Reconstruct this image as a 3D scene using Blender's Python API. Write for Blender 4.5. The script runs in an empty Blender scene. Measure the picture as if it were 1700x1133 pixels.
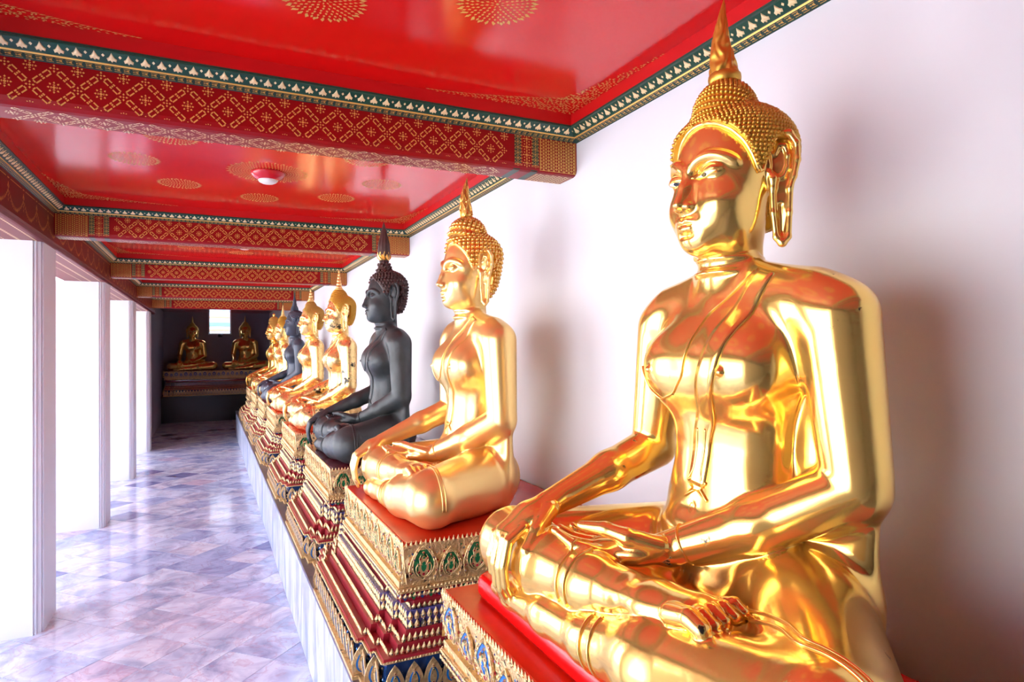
import bpy, math, random
import numpy as np
from mathutils import Vector, Matrix
random.seed(7)
S = bpy.context.scene
COL = S.collection
PI = math.pi

# ------------------------------------------------------------------ camera
cam_d = bpy.data.cameras.new('camera')
cam_d.sensor_width = 36.0
cam_d.lens = 36.0 * 1050.98 / 1700.0
cam_d.clip_start = 0.02
cam = bpy.data.objects.new('camera', cam_d)
COL.objects.link(cam)
YAW, PIT, ROL = 0.446, 0.011, -0.0087
_r0 = Vector((math.cos(YAW), -math.sin(YAW), 0))
_f = Vector((math.sin(YAW) * math.cos(PIT), math.cos(YAW) * math.cos(PIT), math.sin(PIT)))
_u0 = _r0.cross(_f)
_r = _r0 * math.cos(ROL) + _u0 * math.sin(ROL)
_u = -_r0 * math.sin(ROL) + _u0 * math.cos(ROL)
M = Matrix((_r, _u, -_f)).transposed().to_4x4()
M.translation = Vector((0, 0, 1.65))
cam.matrix_world = M
S.camera = cam

# ------------------------------------------------------------------ sky, sun, exposure
W = bpy.data.worlds.new('world')
S.world = W
W.use_nodes = True
wn = W.node_tree.nodes
sky = wn.new('ShaderNodeTexSky')
sky.sky_type = 'NISHITA'
sky.sun_disc = False
sky.sun_elevation = math.radians(54)
sky.sun_rotation = math.radians(70)
sky.dust_density = 3.0
W.node_tree.links.new(sky.outputs[0], wn['Background'].inputs[0])
wn['Background'].inputs[1].default_value = 1.0
sun_d = bpy.data.lights.new('sun', 'SUN')
sun_d.energy = 8.5
sun_d.angle = math.radians(0.6)
sun_d.color = (1.0, 0.98, 0.95)
sun = bpy.data.objects.new('sun', sun_d)
COL.objects.link(sun)
_sd = Vector((math.cos(math.radians(54)) * 0.94, math.cos(math.radians(54)) * 0.34, math.sin(math.radians(54))))
sun.rotation_euler = _sd.to_track_quat('Z', 'Y').to_euler()
S.view_settings.view_transform = 'Standard'
S.view_settings.look = 'None'
S.view_settings.gamma = 1.0
S.view_settings.use_curve_mapping = False
S.view_settings.exposure = 1.17

# ------------------------------------------------------------------ materials
MATS = {}


def newmat(name):
    m = bpy.data.materials.new(name)
    m.use_nodes = True
    MATS[name] = m
    return m, m.node_tree.nodes, m.node_tree.links, m.node_tree.nodes['Principled BSDF']


def simple(name, col, rough=0.5, metal=0.0, coat=0.0, bump=0.0, bscale=40.0, spec=0.5, var=0.0, vscale=6.0, emit=None):
    m, N, L, B = newmat(name)
    B.inputs['Base Color'].default_value = (*col, 1)
    B.inputs['Roughness'].default_value = rough
    B.inputs['Metallic'].default_value = metal
    B.inputs['Specular IOR Level'].default_value = spec
    if coat:
        B.inputs['Coat Weight'].default_value = coat
        B.inputs['Coat Roughness'].default_value = 0.08
    if bump or var:
        tc = N.new('ShaderNodeTexCoord')
    if bump:
        nz = N.new('ShaderNodeTexNoise'); nz.inputs['Scale'].default_value = bscale; nz.inputs['Detail'].default_value = 4
        L.new(tc.outputs['Object'], nz.inputs['Vector'])
        bp = N.new('ShaderNodeBump'); bp.inputs['Strength'].default_value = bump; bp.inputs['Distance'].default_value = 0.01
        L.new(nz.outputs['Fac'], bp.inputs['Height']); L.new(bp.outputs[0], B.inputs['Normal'])
    if var:
        n2 = N.new('ShaderNodeTexNoise'); n2.inputs['Scale'].default_value = vscale; n2.inputs['Detail'].default_value = 5
        L.new(tc.outputs['Object'], n2.inputs['Vector'])
        mx = N.new('ShaderNodeMix'); mx.data_type = 'RGBA'
        mx.inputs['A'].default_value = (*[c * (1 - var) for c in col], 1)
        mx.inputs['B'].default_value = (*[min(1, c * (1 + var)) for c in col], 1)
        L.new(n2.outputs['Fac'], mx.inputs['Factor']); L.new(mx.outputs['Result'], B.inputs['Base Color'])
    if emit:
        B.inputs['Emission Color'].default_value = (*emit[0], 1)
        B.inputs['Emission Strength'].default_value = emit[1]
    return m


def ramp(N, pts):
    r = N.new('ShaderNodeValToRGB')
    while len(r.color_ramp.elements) > 1:
        r.color_ramp.elements.remove(r.color_ramp.elements[-1])
    e = r.color_ramp.elements[0]; e.position = pts[0][0]; e.color = (*pts[0][1], 1)
    for p, c in pts[1:]:
        e = r.color_ramp.elements.new(p); e.color = (*c, 1)
    return r


def gold(name, col, rough, wear=0.0, dark=(0.02, 0.017, 0.012), seed=0.0, bump=0.03, wscale=4.0, ruddy=0.35, metal=0.82, nscale=14.0, patches=()):
    """gilding: mottled leaf, ruddy lacquer showing where it is thin, dark bare lacquer where worn away"""
    m, N, L, B = newmat(name)
    tc = N.new('ShaderNodeTexCoord')
    mp = N.new('ShaderNodeMapping'); mp.inputs['Location'].default_value = (seed, seed * 1.7, seed * 0.6)
    L.new(tc.outputs['Object'], mp.inputs['Vector'])
    n1 = N.new('ShaderNodeTexNoise'); n1.inputs['Scale'].default_value = 3.2; n1.inputs['Detail'].default_value = 6; n1.inputs['Roughness'].default_value = 0.62
    L.new(mp.outputs[0], n1.inputs['Vector'])
    r1 = ramp(N, [(0.3, tuple(c * 0.97 for c in col)), (0.52, col), (0.75, (col[0] * (1 - 0.05 * ruddy), col[1] * (1 - 0.5 * ruddy), col[2] * (1 - 0.9 * ruddy)))])
    L.new(n1.outputs['Fac'], r1.inputs[0])
    n2 = N.new('ShaderNodeTexNoise'); n2.inputs['Scale'].default_value = wscale; n2.inputs['Detail'].default_value = 9; n2.inputs['Roughness'].default_value = 0.7
    L.new(mp.outputs[0], n2.inputs['Vector'])
    t = 0.72 - 0.22 * wear
    r2 = ramp(N, [(t, (0, 0, 0)), (t + 0.025, (1, 1, 1) if wear > -1 else (0, 0, 0))])
    L.new(n2.outputs['Fac'], r2.inputs[0])
    worn = r2.outputs[0]
    for c, rad in patches:                                  # places rubbed bare
        ds = N.new('ShaderNodeVectorMath'); ds.operation = 'DISTANCE'; ds.inputs[1].default_value = c
        L.new(tc.outputs['Object'], ds.inputs[0])
        ma = N.new('ShaderNodeMapRange'); ma.inputs['From Max'].default_value = rad; ma.inputs['To Min'].default_value = 0.47; ma.inputs['To Max'].default_value = -0.15
        L.new(ds.outputs['Value'], ma.inputs['Value'])
        ad = N.new('ShaderNodeMath'); ad.operation = 'ADD'; L.new(ma.outputs[0], ad.inputs[0]); L.new(n2.outputs['Fac'], ad.inputs[1])
        rp = N.new('ShaderNodeMapRange'); rp.inputs['From Min'].default_value = 0.90; rp.inputs['From Max'].default_value = 0.96
        L.new(ad.outputs[0], rp.inputs['Value'])
        mxx = N.new('ShaderNodeMath'); mxx.operation = 'MAXIMUM'; L.new(worn, mxx.inputs[0]); L.new(rp.outputs[0], mxx.inputs[1])
        worn = mxx.outputs[0]
    mx = N.new('ShaderNodeMix'); mx.data_type = 'RGBA'
    L.new(worn, mx.inputs['Factor']); L.new(r1.outputs[0], mx.inputs['A']); mx.inputs['B'].default_value = (*dark, 1)
    L.new(mx.outputs['Result'], B.inputs['Base Color'])
    inv = N.new('ShaderNodeMath'); inv.operation = 'SUBTRACT'; inv.inputs[0].default_value = metal
    inv.use_clamp = True; L.new(worn, inv.inputs[1]); L.new(inv.outputs[0], B.inputs['Metallic'])
    n3 = N.new('ShaderNodeTexNoise'); n3.inputs['Scale'].default_value = nscale; n3.inputs['Detail'].default_value = 5
    L.new(mp.outputs[0], n3.inputs['Vector'])
    mr = N.new('ShaderNodeMapRange'); mr.inputs['To Min'].default_value = rough * 0.75; mr.inputs['To Max'].default_value = rough * 1.35
    L.new(n3.outputs['Fac'], mr.inputs['Value'])
    if wear > -1: L.new(mr.outputs[0], B.inputs['Roughness'])
    else: B.inputs['Roughness'].default_value = rough
    if bump:
        bp = N.new('ShaderNodeBump'); bp.inputs['Strength'].default_value = bump; bp.inputs['Distance'].default_value = 0.02
        L.new(n3.outputs['Fac'], bp.inputs['Height']); L.new(bp.outputs[0], B.inputs['Normal'])
    return m


def marble(name, base, vein1, vein2, rough, per_object, scale=2.2, stretch=(1, 1, 1), dark=None):
    m, N, L, B = newmat(name)
    tc = N.new('ShaderNodeTexCoord')
    geo = N.new('ShaderNodeNewGeometry')
    mp = N.new('ShaderNodeMapping'); mp.inputs['Scale'].default_value = stretch
    if per_object:
        oi = N.new('ShaderNodeObjectInfo')
        cx = N.new('ShaderNodeCombineXYZ')
        for k, mul in enumerate((37.0, 91.0, 53.0)):
            mm = N.new('ShaderNodeMath'); mm.operation = 'MULTIPLY'; mm.inputs[1].default_value = mul
            L.new(oi.outputs['Random'], mm.inputs[0]); L.new(mm.outputs[0], cx.inputs[k])
        ad = N.new('ShaderNodeVectorMath'); ad.operation = 'ADD'
        L.new(geo.outputs['Position'], ad.inputs[0]); L.new(cx.outputs[0], ad.inputs[1])
        L.new(ad.outputs[0], mp.inputs['Vector'])
    else:
        L.new(geo.outputs['Position'], mp.inputs['Vector'])
    n1 = N.new('ShaderNodeTexNoise'); n1.inputs['Scale'].default_value = scale; n1.inputs['Detail'].default_value = 8; n1.inputs['Roughness'].default_value = 0.6; n1.inputs['Distortion'].default_value = 1.4
    L.new(mp.outputs[0], n1.inputs['Vector'])
    r1 = ramp(N, [(0.30, vein1), (0.46, tuple(0.5 * (a + b) for a, b in zip(base, vein1))), (0.60, base), (1.0, base)])
    L.new(n1.outputs['Fac'], r1.inputs[0])
    # thin veins: ridges of a distorted noise
    n2 = N.new('ShaderNodeTexNoise'); n2.inputs['Scale'].default_value = scale * 1.3; n2.inputs['Detail'].default_value = 7; n2.inputs['Distortion'].default_value = 2.2
    L.new(mp.outputs[0], n2.inputs['Vector'])
    r2 = ramp(N, [(0.47, (0, 0, 0)), (0.497, (1, 1, 1)), (0.503, (1, 1, 1)), (0.53, (0, 0, 0))])
    L.new(n2.outputs['Fac'], r2.inputs[0])
    mx = N.new('ShaderNodeMix'); mx.data_type = 'RGBA'
    sc = N.new('ShaderNodeMath'); sc.operation = 'MULTIPLY'; sc.inputs[1].default_value = 0.30
    L.new(r2.outputs[0], sc.inputs[0]); L.new(sc.outputs[0], mx.inputs['Factor'])
    L.new(r1.outputs[0], mx.inputs['A']); mx.inputs['B'].default_value = (*vein2, 1)
    last = mx.outputs['Result']
    if per_object:
        tint = ramp(N, dark)
        L.new(oi.outputs['Random'], tint.inputs[0])
        tint.color_ramp.interpolation = 'CONSTANT'
        m2 = N.new('ShaderNodeMix'); m2.data_type = 'RGBA'; m2.blend_type = 'MULTIPLY'; m2.inputs['Factor'].default_value = 1.0
        L.new(last, m2.inputs['A']); L.new(tint.outputs[0], m2.inputs['B'])
        last = m2.outputs['Result']
    L.new(last, B.inputs['Base Color'])
    B.inputs['Roughness'].default_value = rough
    return m


GOLD = (1.0, 0.66, 0.22)
gold('gold_polished', (1.0, 0.69, 0.20), 0.15, wear=0.20, seed=3.1, wscale=9.0, patches=[((-0.36, 0.53, 0.17), 0.085), ((-0.33, -0.295, 0.19), 0.028), ((-0.22, -0.27, 0.19), 0.03), ((-0.17, -0.33, 0.20), 0.07), ((0.03, -0.25, 0.745), 0.03), ((0.02, -0.20, 0.27), 0.03), ((-0.30, 0.08, 0.22), 0.02)], bump=0.04, ruddy=0.2, metal=0.83)
gold('gold_satin', (1.0, 0.71, 0.27), 0.28, wear=-1.6, seed=1.3, bump=0.0, ruddy=0.15, metal=0.78)
gold('gold_worn', (1.0, 0.73, 0.30), 0.26, wear=0.62, ruddy=0.12, wscale=8.0, patches=[((-0.05, -0.10, 0.90), 0.055), ((-0.02, -0.085, 0.875), 0.04), ((0.08, -0.32, 0.52), 0.16), ((-0.30, -0.36, 0.15), 0.14), ((-0.08, -0.12, 0.5), 0.10)], seed=5.2, bump=0.03)
gold('gold_warm', (1.0, 0.72, 0.28), 0.26, wear=0.35, ruddy=0.12, seed=8.8, bump=0.03)
gold('gold_deep', (0.95, 0.60, 0.16), 0.20, wear=0.1, seed=2.4, bump=0.02)
gold('gold_hair', (0.72, 0.44, 0.07), 0.36, wear=0.0, seed=1.0, bump=0.0, ruddy=0.4)
gold('gold_hair_dark', (0.62, 0.40, 0.10), 0.38, wear=0.0, seed=1.0, bump=0.0, ruddy=0.4)
gold('gold_carved', (0.76, 0.56, 0.28), 0.40, wear=0.55, seed=4.0, bump=0.5, wscale=38.0, nscale=85.0)
simple('gold_paint', (0.80, 0.47, 0.12), 0.42, metal=0.45)
simple('gold_leaf_light', (0.93, 0.74, 0.42), 0.42, metal=0.35)
simple('bronze_black', (0.052, 0.060, 0.062), 0.46, metal=0.3, var=0.75, vscale=9, bump=0.25, bscale=22)
simple('bronze_blue', (0.060, 0.075, 0.105), 0.45, metal=0.25, var=0.35, vscale=5, bump=0.1, bscale=18)
simple('bronze_brown', (0.085, 0.047, 0.042), 0.5, metal=0.3, var=0.4, vscale=16)
simple('bronze_green', (0.05, 0.13, 0.11), 0.5, metal=0.3, var=0.5, vscale=20)
simple('eye_white', (0.80, 0.78, 0.76), 0.25)
simple('eye_black', (0.015, 0.015, 0.018), 0.2)
simple('eye_gold', (0.9, 0.55, 0.15), 0.3, metal=1)
simple('wall_end_shade', (0.30, 0.27, 0.33), 0.8)  # white plaster of the dim end zone, its shade put into the colour
simple('black_stone', (0.018, 0.016, 0.02), 0.25)
simple('wall_plaster', (0.69, 0.72, 0.765), 0.75, bump=0.04, bscale=9)
simple('column_plaster', (0.70, 0.70, 0.74), 0.6, bump=0.03, bscale=12)
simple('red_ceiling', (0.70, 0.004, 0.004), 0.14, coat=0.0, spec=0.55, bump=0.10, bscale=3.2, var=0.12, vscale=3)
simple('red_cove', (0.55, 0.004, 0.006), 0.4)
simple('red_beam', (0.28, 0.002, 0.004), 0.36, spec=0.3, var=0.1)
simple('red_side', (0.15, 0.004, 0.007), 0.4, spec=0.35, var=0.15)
simple('red_board', (0.60, 0.022, 0.005), 0.25, coat=0.1, spec=0.4, bump=0.1, bscale=25, var=0.35, vscale=7)
simple('maroon_board', (0.17, 0.008, 0.022), 0.25, coat=0.3, var=0.2)
simple('red_cushion', (0.70, 0.003, 0.004), 0.22, coat=0.1, spec=0.35, var=0.22, vscale=9)
simple('red_ledge', (0.36, 0.018, 0.032), 0.35, var=0.2)
simple('green_mould', (0.004, 0.055, 0.036), 0.35)
simple('green_mould_dark', (0.008, 0.05, 0.042), 0.4)
simple('glass_blue', (0.008, 0.15, 0.50), 0.08, spec=0.8, var=0.35, vscale=60)
simple('glass_green', (0.004, 0.14, 0.045), 0.08, spec=0.8, var=0.4, vscale=60)
simple('glass_violet', (0.085, 0.07, 0.26), 0.12, spec=0.8, var=0.35, vscale=60)
simple('glass_navy', (0.012, 0.045, 0.16), 0.1, spec=0.8, var=0.35, vscale=60)
simple('glass_red', (0.30, 0.006, 0.02), 0.1, spec=0.8)
simple('glass_mirror', (0.75, 0.75, 0.80), 0.12, metal=0.9)
simple('lamp_red', (0.62, 0.008, 0.02), 0.25, coat=0.3)
simple('lamp_white', (0.85, 0.84, 0.80), 0.35)
simple('joint', (0.30, 0.28, 0.30), 0.7)
simple('coping_stone', (0.10, 0.085, 0.11), 0.3, var=0.4, vscale=9)
simple('courtyard_stone', (0.70, 0.69, 0.66), 0.8, var=0.1)
simple('far_white', (0.5, 0.5, 0.49), 0.7)
simple('far_tile_green', (0.15, 0.36, 0.30), 0.3)
simple('far_tile_rust', (0.5, 0.22, 0.12), 0.4)
simple('iron', (0.03, 0.03, 0.032), 0.5, metal=0.6)
marble('marble_tile', (0.82, 0.92, 0.97), (0.34, 0.41, 0.57), (0.50, 0.24, 0.32), 0.11, True, scale=3.0,
       dark=[(0.0, (1.0, 1.0, 1.0)), (0.25, (0.90, 0.90, 0.97)), (0.40, (1.0, 0.93, 0.92)), (0.52, (0.80, 0.83, 0.93)),
             (0.66, (0.97, 0.97, 1.0)), (0.82, (0.92, 0.74, 0.78)), (0.88, (0.64, 0.67, 0.82)), (0.955, (0.34, 0.33, 0.52))])
marble('marble_plinth', (0.76, 0.81, 0.92), (0.22, 0.28, 0.46), (0.40, 0.46, 0.62), 0.2, False, scale=1.5, stretch=(1, 3.6, 0.9))


# ------------------------------------------------------------------ mesh helpers
class MB:
    """collects polygons with material slots and links them as ONE mesh object"""
    def __init__(self):
        self.v = []; self.f = []; self.m = []; self.slots = []

    def slot(self, mat):
        if mat not in self.slots:
            self.slots.append(mat)
        return self.slots.index(mat)

    def add(self, verts, faces, mat):
        b = len(self.v); k = self.slot(mat)
        self.v.extend([tuple(p) for p in verts])
        for f in faces:
            self.f.append(tuple(i + b for i in f)); self.m.append(k)

    def box(self, x0, x1, y0, y1, z0, z1, mat):
        v = [(x, y, z) for z in (z0, z1) for y in (y0, y1) for x in (x0, x1)]
        self.add(v, [(0, 2, 3, 1), (4, 5, 7, 6), (0, 1, 5, 4), (2, 6, 7, 3), (0, 4, 6, 2), (1, 3, 7, 5)], mat)

    def prism(self, poly, z0, z1, mat, poly1=None, cap0=True, cap1=True):
        """poly counter-clockwise seen from above"""
        n = len(poly); p1 = poly1 or poly
        v = [(x, y, z0) for x, y in poly] + [(x, y, z1) for x, y in p1]
        f = [(i, (i + 1) % n, n + (i + 1) % n, n + i) for i in range(n)]
        if cap0: f.append(tuple(reversed(range(n))))
        if cap1: f.append(tuple(range(n, 2 * n)))
        self.add(v, f, mat)

    def lathe(self, prof, mat, n=20, at=(0, 0, 0), bend=None):
        v = []; f = []
        for (r, z) in prof:
            dx, dy = bend(z) if bend else (0, 0)
            for k in range(n):
                a = 2 * PI * k / n
                v.append((at[0] + dx + r * math.cos(a), at[1] + dy + r * math.sin(a), at[2] + z))
        for i in range(len(prof) - 1):
            for k in range(n):
                f.append((i * n + k, i * n + (k + 1) % n, (i + 1) * n + (k + 1) % n, (i + 1) * n + k))
        f.append(tuple(reversed(range(n)))); f.append(tuple(range((len(prof) - 1) * n, len(prof) * n)))
        self.add(v, f, mat)

    def tube(self, pts, rad, mat, n=8, closed=False):
        pts = [Vector(p) for p in pts]; m = len(pts)
        rads = rad if isinstance(rad, (list, tuple)) else [rad] * m
        v = []; f = []; up = None
        for i, p in enumerate(pts):
            a = pts[(i - 1) % m] if (closed or i > 0) else p
            b = pts[(i + 1) % m] if (closed or i < m - 1) else p
            t = (b - a).normalized()
            if up is None:
                up = Vector((0, 0, 1)) if abs(t.z) < 0.9 else Vector((1, 0, 0))
            s = t.cross(up).normalized(); up = s.cross(t).normalized()
            for k in range(n):
                an = 2 * PI * k / n
                v.append(p + (s * math.cos(an) + up * math.sin(an)) * rads[i])
        for i in range(m if closed else m - 1):
            j = (i + 1) % m
            for k in range(n):
                f.append((i * n + k, i * n + (k + 1) % n, j * n + (k + 1) % n, j * n + k))
        if not closed:
            f.append(tuple(reversed(range(n)))); f.append(tuple(range((m - 1) * n, m * n)))
        self.add(v, f, mat)

    def mesh(self, name, smooth=False):
        me = bpy.data.meshes.new(name)
        me.from_pydata(self.v, [], self.f)
        for s in self.slots: me.materials.append(MATS[s])
        me.polygons.foreach_set('material_index', self.m)
        if smooth: me.polygons.foreach_set('use_smooth', [True] * len(self.f))
        me.update()
        return me

    def build(self, name, parent=None, smooth=False, **kw):
        return link(name, self.mesh(name, smooth), parent, **kw)


def link(name, me, parent=None, loc=None, **kw):
    o = bpy.data.objects.new(name, me)
    COL.objects.link(o)
    if parent is not None: o.parent = parent
    if loc is not None: o.location = loc
    for k, v in kw.items(): o[k] = v
    return o


def thing(name, label, cat, loc=(0, 0, 0), rot=0.0, group=None, scale=None):
    o = link(name, None, None, loc)
    o.empty_display_size = 0.1
    o.rotation_euler = (0, 0, rot)
    if scale: o.scale = scale
    o['label'] = label; o['category'] = cat
    if group: o['group'] = group
    return o
# ------------------------------------------------------------------ the cloister: shell
WX, XS, XP = 1.397, -0.864, -0.887            # wall face, side beam face, pier face
PITCH, B0, BW = 2.461, 2.275, 0.16            # beam spacing, first beam front face, beam width
ZB, ZM, ZC = 2.370, 2.512, 2.600              # beam underside, cornice foot, ceiling
YEND, PLX, PLZ = 17.42, 0.459, 0.48           # end wall, plinth face, plinth top
Y_BACK = -5.2


def structure(mb, name, **kw):
    o = mb.build(name, **kw); o['kind'] = 'structure'; return o


# floor: bed plus diagonal marble tiles, each one a piece
mb = MB(); mb.box(-2.3, 1.39, Y_BACK, YEND, -0.12, -0.012, 'joint')
FLOOR = structure(mb, 'floor')


def clip(poly, a, b, c):
    """keep a*x+b*y<=c"""
    out = []
    for i in range(len(poly)):
        p, q = poly[i], poly[(i + 1) % len(poly)]
        dp, dq = a * p[0] + b * p[1] - c, a * q[0] + b * q[1] - c
        if dp <= 0: out.append(p)
        if dp * dq < 0:
            t = dp / (dp - dq); out.append((p[0] + (q[0] - p[0]) * t, p[1] + (q[1] - p[1]) * t))
    return out


T = 0.297; HD = T / math.sqrt(2)
g = (T - 0.0028) / math.sqrt(2)
mb = MB(); mb.prism([(0, -g), (g, 0), (0, g), (-g, 0)], -0.012, 0.0, 'marble_tile', cap0=False)
TILE = mb.mesh('tile')
cells = []
for i in range(-60, 90):
    for j in range(-60, 90):
        cx, cy = 0.097 + (i - j) * HD, 4.242 - HD + (i + j) * HD
        if -2.2 < cx < PLX + HD and Y_BACK < cy < YEND: cells.append((cx, cy))


def seen(c):
    x, y = c
    d = x * math.sin(YAW) + y * math.cos(YAW); r = x * math.cos(YAW) - y * math.sin(YAW)
    return d > 1 and -0.86 * d < r < 0.86 * d and d < 16 and 1.65 / d < 0.62 and x > -1.7


cells.sort(key=lambda c: (not seen(c), c[0] ** 2 + c[1] ** 2))
rest = MB(); n_ = 0
for cx, cy in cells:
    poly = [(0, -g), (g, 0), (0, g), (-g, 0)]
    cut = cx + g > PLX + 0.02
    if cut:
        poly = clip(poly, 1, 0, PLX + 0.02 - cx)
        if len(poly) < 3: continue
    if n_ < 296:
        if cut:
            mb = MB(); mb.prism(poly, -0.012, 0, 'marble_tile', cap0=False); me = mb.mesh('tile')
        else: me = TILE
        link('tile', me, FLOOR, (cx, cy, random.uniform(-0.0006, 0.0006))); n_ += 1
    else:
        rest.prism([(cx + x, cy + y) for x, y in poly], -0.012, 0, 'marble_tile', cap0=False)
rest.build('floor_tile', FLOOR, kind='stuff')

# walls
mb = MB(); mb.box(WX, WX + 0.25, Y_BACK, YEND + 0.25, 0, 2.9, 'wall_plaster'); structure(mb, 'wall_right')
WIN = (0.005, 0.475, 2.075, 2.62)
mb = MB()
x0, x1 = -1.9, WX
mb.box(x0, WIN[0], YEND, YEND + 0.25, 0, 2.9, 'wall_end_shade'); mb.box(WIN[1], x1, YEND, YEND + 0.25, 0, 2.9, 'wall_end_shade')
mb.box(WIN[0], WIN[1], YEND, YEND + 0.25, 0, WIN[2], 'wall_end_shade'); mb.box(WIN[0], WIN[1], YEND, YEND + 0.25, WIN[3], 2.9, 'wall_end_shade')
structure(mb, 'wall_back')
mb = MB()
w0, w1, w2, w3 = WIN
for a in ((w0 - .03, w0, w2 - .03, w3 + .03), (w1, w1 + .03, w2 - .03, w3 + .03), (w0, w1, w2 - .03, w2), (w0, w1, w3, w3 + .03)):
    mb.box(a[0], a[1], YEND - 0.02, YEND - 0.001, a[2], a[3], 'wall_plaster')
structure(mb, 'window_1')
mb = MB(); mb.box(-1.30, -1.0, 12.2, YEND, 0, 2.9, 'wall_end_shade'); structure(mb, 'wall_left')
mb = MB(); mb.box(-1.30, -0.95, Y_BACK, -0.05, 0, 2.303, 'wall_plaster'); structure(mb, 'wall_left')
mb = MB(); mb.box(-2.3, WX, Y_BACK - 0.2, Y_BACK, 0, 2.9, 'wall_plaster'); structure(mb, 'wall_front')

# piers: square pillars with stepped arrises
def pier_poly(x0, x1, y0, y1):
    s = 0.020
    return [(x0, y0), (x1 - 2.2 * s, y0), (x1 - 2.2 * s, y0 + s * .5), (x1 - 1.5 * s, y0 + s * .5), (x1 - 1.2 * s, y0 + 1.2 * s), (x1 - .5 * s, y0 + 1.5 * s), (x1 - .5 * s, y0 + 2.2 * s), (x1, y0 + 2.2 * s),
            (x1, y1 - 2.2 * s), (x1 - .5 * s, y1 - 2.2 * s), (x1 - .5 * s, y1 - 1.5 * s), (x1 - 1.2 * s, y1 - 1.2 * s), (x1 - 1.5 * s, y1 - .5 * s), (x1 - 2.2 * s, y1 - .5 * s), (x1 - 2.2 * s, y1), (x0, y1)]


ORD = ['nearest', 'second', 'third', 'farthest']
for k in range(-4, 4):
    y1 = 4.961 + k * PITCH
    mb = MB(); mb.prism(pier_poly(-1.42, XP, y1 - 0.418, y1), 0, 2.303, 'column_plaster')
    o = mb.build('pillar')
    o['kind'] = 'structure'

# side beam along the pillars
mb = MB()
pr = [(XS, 2.512), (XS, 2.330), (XS - .004, 2.318), (XS - 0.016, 2.306), (XS - 0.028, 2.303), (-1.20, 2.303), (-1.20, 2.512)]
v = [(x, y, z) for y in (Y_BACK, 12.9) for x, z in pr]; n = len(pr)
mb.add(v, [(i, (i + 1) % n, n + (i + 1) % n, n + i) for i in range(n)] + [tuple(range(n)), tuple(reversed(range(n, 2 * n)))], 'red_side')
SIDE = structure(mb, 'trim_1')
# ceiling boards
mb = MB(); mb.box(-1.2, WX, Y_BACK, YEND, ZC, ZC + 0.08, 'red_ceiling'); CEIL = structure(mb, 'ceiling')
mb = MB(); mb.box(-2.5, -1.2, Y_BACK, YEND, 2.40, 2.62, 'red_ceiling'); structure(mb, 'ceiling')


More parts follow.
